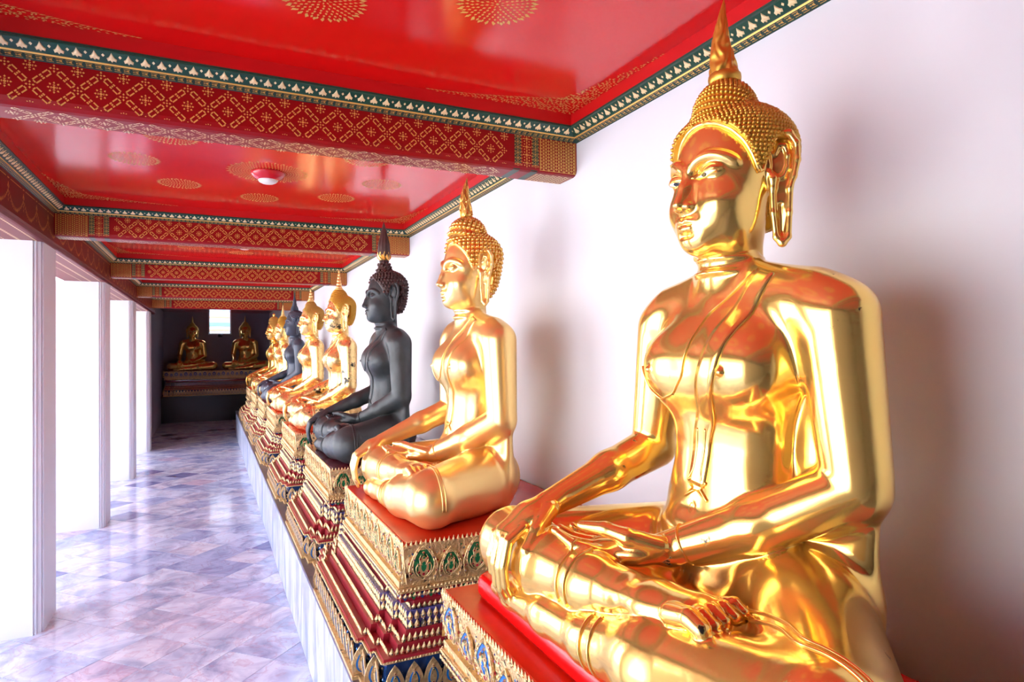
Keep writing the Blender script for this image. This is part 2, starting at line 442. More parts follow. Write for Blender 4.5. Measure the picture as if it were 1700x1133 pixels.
# ---- gold stencil helpers: flat paint cut-outs (u,v) mapped on a plane
class Stencil:
    def __init__(self, fn, mat='gold_paint', mb=None):
        self.fn = fn; self.mat = mat; self.mb = mb or MB()

    def poly(self, pts):
        self.mb.add([self.fn(u, v) for u, v in pts], [tuple(range(len(pts)))], self.mat)

    def leaf(self, u, v, a, L, w):
        c, s = math.cos(a), math.sin(a)
        P = [(0, 0), (L * .4, -w / 2), (L, 0), (L * .4, w / 2)]
        self.poly([(u + x * c - y * s, v + x * s + y * c) for x, y in P])

    def dash(self, u, v, a, L, w):
        c, s = math.cos(a), math.sin(a)
        P = [(-L / 2, -w / 2), (L / 2, -w / 2), (L / 2, w / 2), (-L / 2, w / 2)]
        self.poly([(u + x * c - y * s, v + x * s + y * c) for x, y in P])

    def flower(self, u, v, r):
        self.dash(u, v, PI / 4, r * .42, r * .42)
        for k in range(4):
            a = k * PI / 2
            self.dash(u + r * .42 * math.cos(a), v + r * .42 * math.sin(a), a + PI / 2, r * .34, r * .15)
        for k in range(8):
            a = k * PI / 4
            self.leaf(u + r * .62 * math.cos(a), v + r * .62 * math.sin(a), a, r * .42, r * .34)

    def node(self, u, v, r):
        self.dash(u, v, PI / 4, r * .35, r * .35)
        for k in range(4):
            a = k * PI / 2
            self.leaf(u + r * .40 * math.cos(a), v + r * .40 * math.sin(a), a, r * .6, r * .5)

    def link_(self, u0, v0, u1, v1):
        a = math.atan2(v1 - v0, u1 - u0); L = math.hypot(u1 - u0, v1 - v0); c, s = math.cos(a), math.sin(a)
        P = lambda t, o: (u0 + t * L * c - o * s, v0 + t * L * s + o * c)
        w = L * .085
        for t in (.30, .70):
            for o in (-1, 1):
                self.dash(*P(t, o * w), a, L * .21, L * .05)
            self.dash(*P(.19 if t < .5 else .81, 0), a + PI / 2, L * .10, L * .05)
        for o in (-1, 1): self.dash(*P(.5, o * w * .9), a, L * .09, L * .05)
        self.dash(*P(.5, 0), a + PI / 4, L * .06, L * .06)

    def diaper(self, u0, u1, v0, v1, du=0.059, dv=0.057, uo=0.0, vo=0.0):
        i0, i1 = math.ceil((u0 - uo) / du), math.floor((u1 - uo) / du)
        j0, j1 = math.ceil((v0 - vo) / dv - 1.2), math.floor((v1 - vo) / dv + .2)
        for i in range(i0, i1 + 1):
            for j in range(j0, j1 + 1):
                u, v = uo + i * du, vo + j * dv
                inside = v0 + .01 < v < v1 - .01
                if (i + j) % 2 == 0:
                    if inside: self.node(u, v, .0125)
                    if v > v1 - .01: continue
                    for e in (-1, 1):
                        if i + e < i0 or i + e > i1: continue
                        if vo + (j + 1) * dv < v1 + .012: self.link_(u, v, u + e * du, v + dv)
                elif inside: self.flower(u, v, .0175)

    def dense(self, u0, u1, v0, v1, s=0.013):
        i = 0; u = u0 + s * .6
        while u < u1 - s * .4:
            v = v0 + s * (.5 if i % 2 else 1.0)
            while v < v1 - s * .4:
                for q in range(4): self.leaf(u, v, PI / 4 + q * PI / 2 if (i % 3) else q * PI / 2, s * .58, s * .30)
                self.dash(u, v + s * .5, PI / 4, s * .16, s * .16)
                v += s
            u += s * .92; i += 1
        for vv in (v0 + .002, v1 - .002):
            self.dash((u0 + u1) / 2, vv, 0, u1 - u0 - .006, .0018)
        for uu in (u0 + .004, u1 - .005):
            self.dash(uu, (v0 + v1) / 2, PI / 2, v1 - v0, .0022)

    def strip_flowers(self, u0, u1, v0, v1, n):
        for k in range(n):
            v = v0 + (v1 - v0) * (k + .5) / n; u = (u0 + u1) / 2
            self.flower(u, v, (u1 - u0) * .36)
        for uu in (u0 + .0025, u1 - .0025):
            k = int((v1 - v0) / .012)
            for q in range(k): self.dash(uu, v0 + (q + .5) * (v1 - v0) / k, PI / 2, .007, .0022)


# ---- cross beams
for k in range(-2, 5):
    y = B0 + k * PITCH
    mb = MB()
    e = 0.010
    pr = [(y, ZM + .09), (y, ZB + 0.026), (y + .004, ZB + .012), (y + .014, ZB + .003), (y + .028, ZB), (y + BW - .02, ZB), (y + BW, ZB + .02), (y + BW, ZM + .09)]
    n = len(pr); v = [(x, yy, z) for x in (XS + .001, WX - .001) for yy, z in pr]
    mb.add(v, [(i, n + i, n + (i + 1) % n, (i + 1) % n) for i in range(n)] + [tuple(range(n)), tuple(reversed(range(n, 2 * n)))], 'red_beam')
    beam = structure(mb, 'trim_%d' % (k + 4))
    if k < 0: continue
    L0, L1 = XS + 0.004, WX - 0.004
    # front face: green end bands, dense ends, diaper in the middle
    mbp = MB()
    f = lambda u, v, y=y: (u, y - 0.0008, v)
    bands = []
    for sgn, edge in ((1, L0), (-1, L1)):
        a = lambda d: edge + sgn * d
        bands.append((min(a(.177), a(.207)), max(a(.177), a(.207)), 'green_mould')); bands.append((min(a(.257), a(.287)), max(a(.257), a(.287)), 'green_mould'))
    pat = MB()
    for b0, b1, mname in bands:
        pat.add([(b0, y - .0006, ZB + .026), (b1, y - .0006, ZB + .026), (b1, y - .0006, ZM + .01), (b0, y - .0006, ZM + .01)], [(0, 1, 2, 3)], mname)
        pat.add([(b0, y + .014 - .001, ZB + .0022), (b1, y + .013, ZB + .0022), (b1, y - .0006, ZB + .026), (b0, y - .0006, ZB + .026)], [(0, 1, 2, 3)], mname)
        pat.add([(b0, y + BW - .02, ZB - .0006), (b1, y + BW - .02, ZB - .0006), (b1, y + .014, ZB - .0006), (b0, y + .014, ZB - .0006)], [(0, 1, 2, 3)], mname)
    S1 = Stencil(lambda u, v, y=y: (u, y - .0014, v), 'gold_paint', pat)
    S1.dense(L0, L0 + .175, ZB + .004, ZM); S1.dense(L1 - .175, L1, ZB + .004, ZM)
    for b0, b1, _ in bands: S1.strip_flowers(b0, b1, ZB + .012, ZM, 6)
    for c0 in (L0 + .207, L1 - .257): S1.strip_flowers(c0, c0 + .05, ZB + .012, ZM, 4)
    S1.diaper(L0 + .290, L1 - .290, ZB + .022, ZM + .002, uo=-0.473, vo=2.436)
    # rounded lower edge and underside carry the same pattern on
    S2 = Stencil(lambda u, v, y=y: (u, y + .005 + v * .4, ZB + .013 - v * .5), 'gold_paint', pat)
    i = 0
    u = -0.473 - math.floor((-0.473 - L0 - .29) / .118) * .118
    while u < L1 - .29:
        S2.flower(u, 0, .0115); S2.node(u + .059, 0, .010) if u + .059 < L1 - .29 else None
        u += .118
    S3 = Stencil(lambda u, v, y=y: (u, v, ZB - .0014), 'gold_leaf_light', pat)
    S3.diaper(L0 + .290, L1 - .290, y + .03, y + BW - .01, uo=-0.473, vo=y + .072)
    S3.dense(L0, L0 + .175, y + .026, y + BW - .02, .016); S3.dense(L1 - .175, L1, y + .026, y + BW - .02, .016)
    pat.build('gold_stencil', beam, kind='stuff')

# swags and dots painted along the side beam
pat = MB()
S1 = Stencil(lambda u, v: (XS + .0008, u, v), 'gold_paint', pat)
y = 1.7
ys = 3.752 - .275 * 10
while ys < 12.6:
    for q in range(17):                                   # hanging garland between two tassels
        t = q / 16; yy = ys + .275 * t; zz = 2.452 - .075 * (1 - (2 * t - 1) ** 2) - .006
        S1.leaf(yy, zz, -PI / 2 + .5 * math.sin(q), .020 + .010 * (1 - abs(2 * t - 1)), .007)
        S1.leaf(yy, zz - .012, -PI / 2 - .6, .016, .006)
    for q in range(5): S1.leaf(ys, 2.470 - .020 * q, -PI / 2, .021, .012 - .001 * q)
    for q in (-1, 1): S1.leaf(ys, 2.46, -PI / 2 + q * .7, .03, .008)
    S1.dash(ys + .1375, 2.487, 0, .20, .004); S1.dash(ys, 2.487, 0, .03, .006)
    ys += .275
S2 = Stencil(lambda u, v: (XS - .012, u, v), 'gold_leaf_light', pat)
S3 = Stencil(lambda u, v: (v, u, 2.3022), 'gold_leaf_light', pat)
yy = 1.0
while yy < 12.6:
    S3.dash(yy, XS - .05, 0, .022, .008); S3.dash(yy, XS - .13, PI / 4, .016, .016); S3.dash(yy + .016, XS - .2, 0, .02, .006); yy += .034
pat.build('gold_stencil', SIDE, kind='stuff')

# ---- cornices round each bay, with the gilt leaves on the green band
def rect(k, off):
    ya = B0 + (k - 1) * PITCH + BW + off; yb = B0 + k * PITCH - off
    return [(XS + off, ya), (WX - off, ya), (WX - off, yb), (XS + off, yb)]


LEAF = [(-.011, -.012), (-.004, -.009), (0, -.015), (.004, -.009), (.011, -.012), (.0135, -.003), (.008, .001), (.004, .008), (0, .0165), (-.004, .008), (-.008, .001), (-.0135, -.003)]
for k in range(-1, 5):
    prof = [(0.0, ZM - .004, None), (0.004, ZM - .001, 'green_mould_dark'), (0.024, ZM + .0065, 'green_mould_dark'), (0.0265, ZM + .011, 'gold_paint'), (0.031, ZM + .012, 'green_mould'), (0.0585, ZM + .034, 'green_mould'), (0.067, ZM + .035, 'green_mould'), (0.067, ZM + .042, 'green_mould'), (0.0635, ZM + .043, 'red_cove'), (0.0635, ZC, 'red_cove')]
    mb = MB()
    for (o0, z0, _), (o1, z1, m) in zip(prof[:-1], prof[1:]):
        r0, r1 = rect(k, o0), rect(k, o1)
        mb.add([(x, y, z0) for x, y in r0] + [(x, y, z1) for x, y in r1], [(i, 4 + i, 4 + (i + 1) % 4, (i + 1) % 4) for i in range(4)], m)
    cor = structure(mb, 'trim_%d' % (k + 10))
    if k < 0: continue
    lm = MB(); sp = MB()
    A, B = (0.031, ZM + .012), (0.0585, ZM + .034)
    dl = math.hypot(B[0] - A[0], B[1] - A[1]); du_, dz_ = (B[0] - A[0]) / dl, (B[1] - A[1]) / dl
    R0 = rect(k, 0)
    for side in range(4):
        p, q = Vector((*R0[side], 0)), Vector((*R0[(side + 1) % 4], 0))
        t = (q - p).normalized(); inn = Vector((-t.y, t.x, 0)); L = (q - p).length
        cnt = int((L - .10) / .044)
        for c in range(cnt):
            s0 = .05 + (L - .10) * (c + .5) / cnt
            base = p + t * s0
            def P(a, b, lift):
                s_ = dl * .5 + b
                return base + t * a + inn * (A[0] + du_ * s_ + dz_ * lift) + Vector((0, 0, A[1] + dz_ * s_ - du_ * lift))
            n = len(LEAF)
            vv = [P(a, b, .0005) for a, b in LEAF] + [P(a * .82, b * .82, .0032) for a, b in LEAF] + [P(0, 0, .0045)]
            lm.add(vv, [(i, (i + 1) % n, n + (i + 1) % n, n + i) for i in range(n)] + [(n + i, n + (i + 1) % n, 2 * n) for i in range(n)], 'gold_leaf_light')
            lm.add([P(.022 + a, .006 + b, .0018) for a, b in ((-.0045, 0), (0, -.0055), (.0045, 0), (0, .0055))], [(0, 1, 2, 3)], 'gold_leaf_light')
        # scroll strip underneath
        def F(u, v, p=p, t=t, inn=inn): 
            c0 = p + t * u + inn * (.004 + v * .94 + .0003) + Vector((0, 0, ZM - .001 + v * .352 - .0012)); return c0
        St = Stencil(F, 'gold_paint', sp)
        u = .02
        while u < L - .03:
            St.dash(u + .011, .0025, 0, .018, .0018); St.dash(u + .011, .0180, 0, .018, .0018)
            St.leaf(u + .004, .0065, .6, .010, .0045); St.leaf(u + .004, .0145, -.6, .010, .0045); St.leaf(u + .020, .0105, PI, .007, .005); St.dash(u + .011, .0105, PI / 4, .004, .004)
            u += .0245
    lm.build('leaf_motif', cor, kind='stuff'); sp.build('gold_stencil', cor, kind='stuff')

# ---- painted rosettes and corner spandrels on the ceiling boards
def rosette(R, hole):
    mb = MB(); St = Stencil(lambda u, v: (u, v, 0), 'gold_paint', mb)
    r = hole; ring = 0
    n = max(8, int(2 * PI * max(hole, .02) / .014))
    step = .0135
    if hole < .01:
        St.dash(0, 0, 0, .008, .008); r = .010
    while r < R - .012:
        n = max(8, int(2 * PI * (r + .006) / .0155))
        if r > R - .03: n = max(n, 30)
        for q in range(n):
            a = 2 * PI * (q + .5 * (ring % 2)) / n
            L = step * (1.0 if r < R - .03 else 1.35)
            St.leaf(r * math.cos(a), r * math.sin(a), a, L * .9, min(.0075, 2 * PI * r / n * .62))
        r += step; ring += 1
    for q in range(30):
        a = 2 * PI * q / 30
        St.leaf((R - .016) * math.cos(a), (R - .016) * math.sin(a), a, .019, .011)
    return mb.mesh('rosette')


ROS_S, ROS_L = rosette(.113, 0), rosette(.205, .085)


def spandrel(A):
    mb = MB(); St = Stencil(lambda u, v: (u, v, 0), 'gold_paint', mb)
    s = .0135; i = 0; u = .006
    while u < A:
        top = .17 * (1 - u / A) ** 1.6 + .004
        v = .006 + (s / 2 if i % 2 else 0)
        while v < top:
            St.leaf(u, v, random.choice((.4, 2.2, -.5, 1.2)), s * .9, s * .5); v += s
        u += s * .8; i += 1
    v = .006
    while v < A:
        top = .17 * (1 - v / A) ** 1.6 + .004; u = .19 * 0 + .006
        while u < top:
            if not (v < .17 * (1 - u / A) ** 1.6): St.leaf(u, v, random.choice((.4, 2.2, -.5, 1.2)), s * .9, s * .5)
            u += s
        v += s * .8
    for q in np.linspace(0, .97, 40):
        St.leaf(A * q, .17 * (1 - q) ** 1.6 + .008, 0.15, .02, .006)
    return mb.mesh('spandrel')


SPAN = spandrel(.62)
CX = 0.285
for k in range(0, 5):
    cy = B0 + (k - .5) * PITCH + BW / 2 + .02
    link('rosette', ROS_L, CEIL, (CX, cy, ZC - .0012))
    for q in range(8):
        a = q * PI / 4
        link('rosette', ROS_S, CEIL, (CX + .615 * math.cos(a), cy + .615 * math.sin(a), ZC - .0012))
    rc = rect(k, .0635)
    for (x, y), (sx, sy) in zip(rc, ((1, 1), (-1, 1), (-1, -1), (1, -1))):
        o = link('spandrel', SPAN, CEIL, (x, y, ZC - .0012)); o.scale = (sx, sy, 1)
    # ceiling lamp
    nm = ['red ceiling lamp with white glass in the bay above the nearest statue', 'red ceiling lamp with white glass in the bay beyond the big near beam',
          'red ceiling lamp with white glass in the third bay, only its glass showing', 'red ceiling lamp with white glass in the fourth bay', 'red ceiling lamp with white glass in the last bay'][k]
    if k in (1, 2):
        t = thing('ceiling_lamp', nm, 'lamp', (CX, cy, ZC - .0015), group='ceiling lamps')
        mb = MB(); mb.lathe([(.050, -.040), (.058, -.036), (.074, -.026), (.086, -.012), (.088, -.004), (.088, 0)], 'lamp_red', 32); mb.build('housing', t, True)
        mb = MB(); mb.lathe([(.010, -.060), (.030, -.057), (.044, -.050), (.049, -.042), (.049, -.036)], 'lamp_white', 28); mb.build('glass', t, True)

# ---- marble plinth under the pedestals
mb = MB(); mb.box(PLX + .012, WX, Y_BACK, 13.35, 0, PLZ - .022, 'joint')
PL = structure(mb, 'trim_2')
PL['label'] = 'long marble plinth under the pedestals'
y = Y_BACK
while y < 13.3:
    L = min(1.23, 13.35 - y)
    mb = MB(); mb.box(PLX, PLX + .012, y + .0015, y + L - .0015, 0.002, PLZ - .024, 'marble_plinth'); mb.build('panel', PL)
    mb = MB(); mb.box(PLX - .006, WX, y + .001, y + L - .001, PLZ - .022, PLZ, 'coping_stone'); mb.build('coping', PL)
    y += 1.23
mb = MB(); mb.box(-.995, WX - .002, 16.42, YEND - .002, 0, .60, 'black_stone'); mb.box(-.995, WX - .002, 16.41, YEND - .002, .58, .605, 'black_stone')
structure(mb, 'trim_3')

# ---- courtyard outside and what shows through the end window
mb = MB(); mb.box(-11, -2.3, -14, 40, -.25, -.13, 'courtyard_stone'); structure(mb, 'floor')
mb = MB(); mb.box(-11.3, -11, -14, 40, -.2, 4.6, 'far_white'); structure(mb, 'wall_left')
t = thing('temple_building', 'sunlit white building with bands of coloured tiles beyond the end window', 'building', (0.4, 24.0, -.13))
mb = MB(); mb.box(-3, 3, 0, 3, 0, 7, 'far_white'); mb.build('wall', t)
for z, h, m, d in ((2.62, .12, 'far_tile_green', .06), (2.90, .05, 'far_tile_rust', .04), (3.22, .13, 'glass_navy', .09), (3.38, .09, 'far_tile_green', .14), (3.72, .10, 'far_tile_green', .05), (3.9, .05, 'far_tile_rust', .05), (2.45, .06, 'far_tile_rust', .05)):
    mb = MB(); mb.box(-3.1, 3.1, -d, 0, z, z + h, m); mb.build('tile_band', t)
t = thing('spotlight', 'small dark spotlight on the end wall just under the bright window', 'lamp', (0.245, YEND - .002, 2.03))
mb = MB(); mb.box(-.012, .012, -.05, 0, -.012, .012, 'iron'); mb.build('bracket', t)
mb = MB(); mb.lathe([(.03, -.05), (.05, -.045), (.055, 0), (.05, .02), (.02, .03)], 'iron', 16, at=(0, -.09, 0)); mb.build('housing', t, True)
# ------------------------------------------------------------------ sculpting by distance fields
def spline(P, n):
    P = np.array(P, float); Q = np.concatenate([[2 * P[0] - P[1]], P, [2 * P[-1] - P[-2]]])
    out = []
    for t in np.linspace(0, len(P) - 1 - 1e-6, n):
        i = int(t); u = t - i; a, b, c, d = Q[i:i + 4]
        out.append(tuple(0.5 * (2 * b + (c - a) * u + (2 * a - 5 * b + 4 * c - d) * u * u + (3 * b - a - 3 * c + d) * u ** 3)))
    return out


class Field:
    def __init__(self, lo, hi, h):
        self.lo = np.array(lo, float); self.h = h
        self.n = np.ceil((np.array(hi) - self.lo) / h).astype(int) + 1
        self.D = np.full(self.n, 0.2, np.float32)

    def _sub(self, lo, hi):
        a = np.clip(np.floor((np.array(lo) - self.lo) / self.h).astype(int), 0, self.n - 1)
        b = np.clip(np.ceil((np.array(hi) - self.lo) / self.h).astype(int) + 1, 1, self.n)
        sl = tuple(slice(i, max(j, i + 1)) for i, j in zip(a, b))
        ax = [(self.lo[k] + self.h * np.arange(sl[k].start, sl[k].stop)).astype(np.float32) for k in range(3)]
        return sl, ax[0][:, None, None], ax[1][None, :, None], ax[2][None, None, :]

    def put(self, lo, hi, fn, k, op='u'):
        m = k + 0.03
        sl, X, Y, Z = self._sub(np.array(lo) - m, np.array(hi) + m)
        d = fn(X, Y, Z); c = self.D[sl]
        if op == 'u':
            if k > 0:
                hh = np.maximum(k - np.abs(c - d), 0) / k
                self.D[sl] = np.minimum(c, d) - hh * hh * k * 0.25
            else:
                self.D[sl] = np.minimum(c, d)
        elif op == 's':       # carve away
            d = -d
            if k > 0:
                hh = np.maximum(k - np.abs(c - d), 0) / k
                self.D[sl] = np.maximum(c, d) + hh * hh * k * 0.25
            else:
                self.D[sl] = np.maximum(c, d)

    def cap(self, a, b, ra, rb=None, k=0.02, op='u', flat=None):
        """round cone; flat=(axis unit vector, factor) squashes its section along an axis"""
        a = np.array(a, np.float32); b = np.array(b, np.float32); rb = ra if rb is None else rb
        d = b - a; L2 = float(d @ d) + 1e-12
        r = max(ra, rb)

        def fn(X, Y, Z):
            px, py, pz = X - a[0], Y - a[1], Z - a[2]
            t = np.clip((px * d[0] + py * d[1] + pz * d[2]) / L2, 0, 1)
            qx, qy, qz = px - t * d[0], py - t * d[1], pz - t * d[2]
            if flat is not None:
                ax, fac = flat
                c = qx * ax[0] + qy * ax[1] + qz * ax[2]
                e = c * (fac - 1)
                qx, qy, qz = qx + e * ax[0], qy + e * ax[1], qz + e * ax[2]
                return (np.sqrt(qx * qx + qy * qy + qz * qz) - (ra + (rb - ra) * t)) / max(1.0, fac * 0.75)
            return np.sqrt(qx * qx + qy * qy + qz * qz) - (ra + (rb - ra) * t)
        self.put(np.minimum(a, b) - r, np.maximum(a, b) + r, fn, k, op)

    def chain(self, pts, rads, k=0.02, op='u', flat=None):
        for i in range(len(pts) - 1):
            self.cap(pts[i], pts[i + 1], rads[i], rads[i + 1], k, op, flat)

    def begin(self):
        self._keep = self.D; self.D = np.full(self.n, 0.2, np.float32)

    def end(self, k):
        a, b = self._keep, self.D
        near = (a < 0.15) & (b < 0.15)
        r = np.minimum(a, b)
        aa = a[near]; bb = b[near]
        h = np.maximum(k - np.abs(aa - bb), 0) / k
        r[near] = np.minimum(aa, bb) - h * h * k * 0.25
        self.D = r

    def ell(self, c, r, k=0.03, op='u', rz=0.0, ry=0.0):
        c = np.array(c, np.float32); r = np.array(r, np.float32)
        cz, sz, cy, sy = math.cos(rz), math.sin(rz), math.cos(ry), math.sin(ry)

        def fn(X, Y, Z):
            x, y, z = X - c[0], Y - c[1], Z - c[2]
            if rz: x, y = x * cz + y * sz, -x * sz + y * cz
            if ry: x, z = x * cy - z * sy, x * sy + z * cy
            k0 = np.sqrt((x / r[0]) ** 2 + (y / r[1]) ** 2 + (z / r[2]) ** 2)
            k1 = np.sqrt((x / r[0] ** 2) ** 2 + (y / r[1] ** 2) ** 2 + (z / r[2] ** 2) ** 2) + 1e-6
            return np.where(k0 < 0.05, -float(r.min()), k0 * (k0 - 1) / k1)
        m = float(r.max()) if (rz or ry) else r
        self.put(c - m, c + m, fn, k, op)

    def sample(self, P, grad=False):
        g = (P - self.lo) / self.h
        g = np.clip(g, 0, self.n - 1.001)
        i = g.astype(int); t = g - i
        x, y, z = i.T; a, b, c = t.T
        D = self.D
        v = [[[D[x + p, y + q, z + s] for s in (0, 1)] for q in (0, 1)] for p in (0, 1)]
        lz = lambda p, q: v[p][q][0] * (1 - c) + v[p][q][1] * c
        ly = lambda p: lz(p, 0) * (1 - b) + lz(p, 1) * b
        d = ly(0) * (1 - a) + ly(1) * a
        return d

    def grad(self, P):
        e = self.h
        G = np.stack([self.sample(P + np.eye(3)[k] * e) - self.sample(P - np.eye(3)[k] * e) for k in range(3)], 1)
        return G / (np.linalg.norm(G, axis=1, keepdims=True) + 1e-9)

    def hit(self, P, d, steps=80, lift=0.0):
        """march points P along direction d until the surface; returns points"""
        P = np.array(P, float).copy(); d = np.array(d, float); d = d / np.linalg.norm(d, axis=-1, keepdims=True)
        for _ in range(steps):
            s = np.clip(self.sample(P) - lift, -0.02, 0.03)
            P = P + d * (s * 0.8)[:, None]
        return P

    def surface(self, zmin=None):
        """surface nets -> verts, quads, normals"""
        D = self.D; n = self.n
        nc = n - 1
        acc = np.zeros((*nc, 3), np.float32); cnt = np.zeros(nc, np.float32)
        quads = []
        idx = np.arange(np.prod(nc)).reshape(nc)
        for ax in range(3):
            s0 = [slice(None)] * 3; s1 = [slice(None)] * 3
            s0[ax] = slice(0, -1); s1[ax] = slice(1, None)
            a = D[tuple(s0)]; b = D[tuple(s1)]
            cr = (a < 0) != (b < 0)
            I = np.argwhere(cr)
            va = a[cr]; vb = b[cr]; t = va / (va - vb)
            P = I.astype(np.float32); P[:, ax] += t
            o1, o2 = [k for k in range(3) if k != ax]
            cells = []
            ok = np.ones(len(I), bool)
            for d1, d2 in ((-1, -1), (0, -1), (0, 0), (-1, 0)):
                C = I.copy(); C[:, o1] += d1; C[:, o2] += d2
                good = np.all((C >= 0) & (C < nc), 1)
                ok &= good
                Cg = C[good]
                flat = (Cg[:, 0] * nc[1] + Cg[:, 1]) * nc[2] + Cg[:, 2]
                np.add.at(acc.reshape(-1, 3), flat, P[good]); np.add.at(cnt.reshape(-1), flat, 1)
                cells.append((C[:, 0] * nc[1] + C[:, 1]) * nc[2] + C[:, 2])
            Q = np.stack(cells, 1)[ok]
            flip = (va < 0)[ok] if ax != 1 else ~(va < 0)[ok]
            Q = np.where(flip[:, None], Q, Q[:, ::-1])
            quads.append(Q)
        Q = np.concatenate(quads)
        used = np.unique(Q)
        mp = np.full(int(np.prod(nc)), -1); mp[used] = np.arange(len(used))
        V = acc.reshape(-1, 3)[used] / np.maximum(cnt.reshape(-1)[used], 1)[:, None]
        V = V.astype(float) * self.h + self.lo
        for _ in range(2):
            G = self.grad(V); V = V - G * np.clip(self.sample(V), -self.h * .6, self.h * .6)[:, None]
        return V, mp[Q], self.grad(V)


def np_mesh(name, V, Q, mat, Nrm=None):
    me = bpy.data.meshes.new(name)
    me.vertices.add(len(V)); me.vertices.foreach_set('co', V.astype(np.float32).ravel())
    k = Q.shape[1]
    me.loops.add(Q.size); me.loops.foreach_set('vertex_index', Q.astype(np.int32).ravel())
    me.polygons.add(len(Q)); me.polygons.foreach_set('loop_start', np.arange(0, Q.size, k, dtype=np.int32))
    me.polygons.foreach_set('use_smooth', np.ones(len(Q), bool))
    me.update(); me.validate()
    if Nrm is not None:
        me.normals_split_custom_set_from_vertices([tuple(x) for x in Nrm])
    me.materials.append(MATS[mat])
    return me


# ---- seated figure, local frame: origin under the spine on the seat, front = -x, its left = -y
def body_field(h, kw=0.46, sw=1.0, rh=None, hs=1.0):
    """kw: sideways distance of the knees; sw: shoulder width factor; hs: hand size"""
    F = Field((-0.50, -kw - 0.20, -0.04), (0.30, kw + 0.20, 0.90), h)
    # torso
    F.ell((0.035, 0, 0.12), (0.165, 0.250, 0.140), 0.02)
    F.ell((0.025, 0, 0.27), (0.108, 0.170, 0.14), 0.06)
    F.ell((0.03, 0, 0.42), (0.098, 0.146, 0.17), 0.05)
    F.ell((0.035, 0, 0.585), (0.120, 0.205 * sw, 0.155), 0.07)
    F.cap((0.045, -0.215 * sw, 0.690), (0.045, 0.215 * sw, 0.690), 0.064, k=0.05)
    for s in (-1, 1):
        F.ell((-0.045, s * 0.092 * sw, 0.575), (0.066, 0.095, 0.078), 0.06)
        F.cap((0.035, s * 0.03, 0.770), (0.045, s * 0.20 * sw, 0.715), 0.040, 0.05, k=0.05)
    F.ell((-0.050, 0, 0.232), (0.056, 0.118, 0.040), 0.035)
    F.cap((0.035, 0, 0.70), (0.018, 0, 0.86), 0.066, 0.062, k=0.035)
    for zz, rr in ((0.776, 0.0765), (0.806, 0.0725)):      # folds of the neck
        F.ell((0.026, 0, zz), (rr, rr, 0.013), 0.004)
    # thighs and lap
    F.begin()
    F.ell((-0.10, 0, 0.055), (0.22, 0.34, 0.080), 0.05)
    for s in (-1, 1):
        F.cap((0.045, s * 0.15, 0.118), (-0.27, s * kw, 0.100 if s > 0 else 0.108), 0.130, 0.092 if s > 0 else 0.105, k=0.05)
    F.end(0.03)
    # left shin (underneath) with its foot showing below the right knee
    F.begin()
    F.chain([(-0.275, -kw, 0.105), (-0.315, -0.17, 0.080), (-0.335, 0.0, 0.058)], [0.105, 0.078, 0.050], k=0.03)
    F.chain([(-0.335, 0.0, 0.056), (-0.340, 0.16, 0.046), (-0.348, kw * .68, 0.036), (-0.352, kw * 0.86, 0.026)], [0.048, 0.044, 0.034, 0.020], k=0.02)
    F.end(0.012)
    # right shin on top, sole of the right foot turned up on the left thigh
    F.begin()
    F.chain([(-0.275, kw, 0.108), (-0.300, 0.24, 0.126), (-0.300, 0.06, 0.138), (-0.288, -0.05, 0.150)], [0.094, 0.078, 0.060, 0.048], k=0.03)
    F.chain([(-0.288, -0.05, 0.150), (-0.285, -0.13, 0.168), (-0.275, -0.225, 0.180)], [0.047, 0.050, 0.050], k=0.03, flat=((0, 0, 1), 1.6))
    for i in range(5):                                    # toes
        x = -0.326 + 0.0262 * i
        L = (0.062, 0.060, 0.055, 0.050, 0.044)[i]; r = (0.0165, 0.0122, 0.012, 0.0115, 0.011)[i]
        F.chain([(x * 0.9 - 0.029, -0.215, 0.184), (x, -0.225 - L * 0.6, 0.196), (x + 0.003, -0.225 - L, 0.186)], [r * 1.15, r, r * 0.9], k=0.003)
    F.end(0.007)
    # left arm: forearm lies across the lap, palm up
    F.cap((0.048, -0.262 * sw, 0.674), (0.050, -0.275, 0.39), 0.072, 0.060, k=0.03)
    F.begin()
    F.chain([(0.050, -0.275, 0.362), (-0.050, -0.135, 0.272), (-0.150, 0.005, 0.202)], [0.060, 0.051, 0.036], k=0.02)
    Wp = np.array([-0.150, 0.005, 0.202]); u = np.array([-0.75, 0.66, 0.0]); v = np.array([-0.66, -0.75, 0.0]); zz = np.array([0, 0, 1.0])
    P = lambda a, b, c: tuple(Wp + (u * a + v * b + zz * c) * hs)
    F.chain([P(0.0, 0, 0), P(0.05, 0.004, -0.004), P(0.105, 0.002, -0.008)], [0.034, 0.040 * hs, 0.039 * hs], k=0.02, flat=((0, 0, 1), 1.7))
    for i, (b, L) in enumerate(((0.034, 0.088), (0.012, 0.100), (-0.011, 0.094), (-0.032, 0.074))):
        F.chain([P(0.085, b * 0.9, -0.008), P(0.112 + L * .25, b, 0.000), P(0.106 + L * .62, b * 0.95, 0.006), P(0.098 + L, b * 0.85, 0.022)],
                [0.0120 * hs, 0.0112 * hs, 0.0098 * hs, 0.0072 * hs], k=0.003)
    F.chain([P(0.01, 0.024, 0.010), P(0.065, 0.034, 0.026), P(0.105, 0.026, 0.036), P(0.148, 0.016, 0.036)], [0.019 * hs, 0.0155 * hs, 0.0125 * hs, 0.0090 * hs], k=0.006)
    F.end(0.008)
    # right arm: hangs from the shoulder, hand over the right shin pointing to the ground
    F.cap((0.048, 0.258 * sw, 0.668), (0.045, 0.290, 0.40), 0.072, 0.056, k=0.03)
    if rh is None: rh = (-0.285, 0.335, 0.225)
    Wr = np.array(rh)
    F.begin()
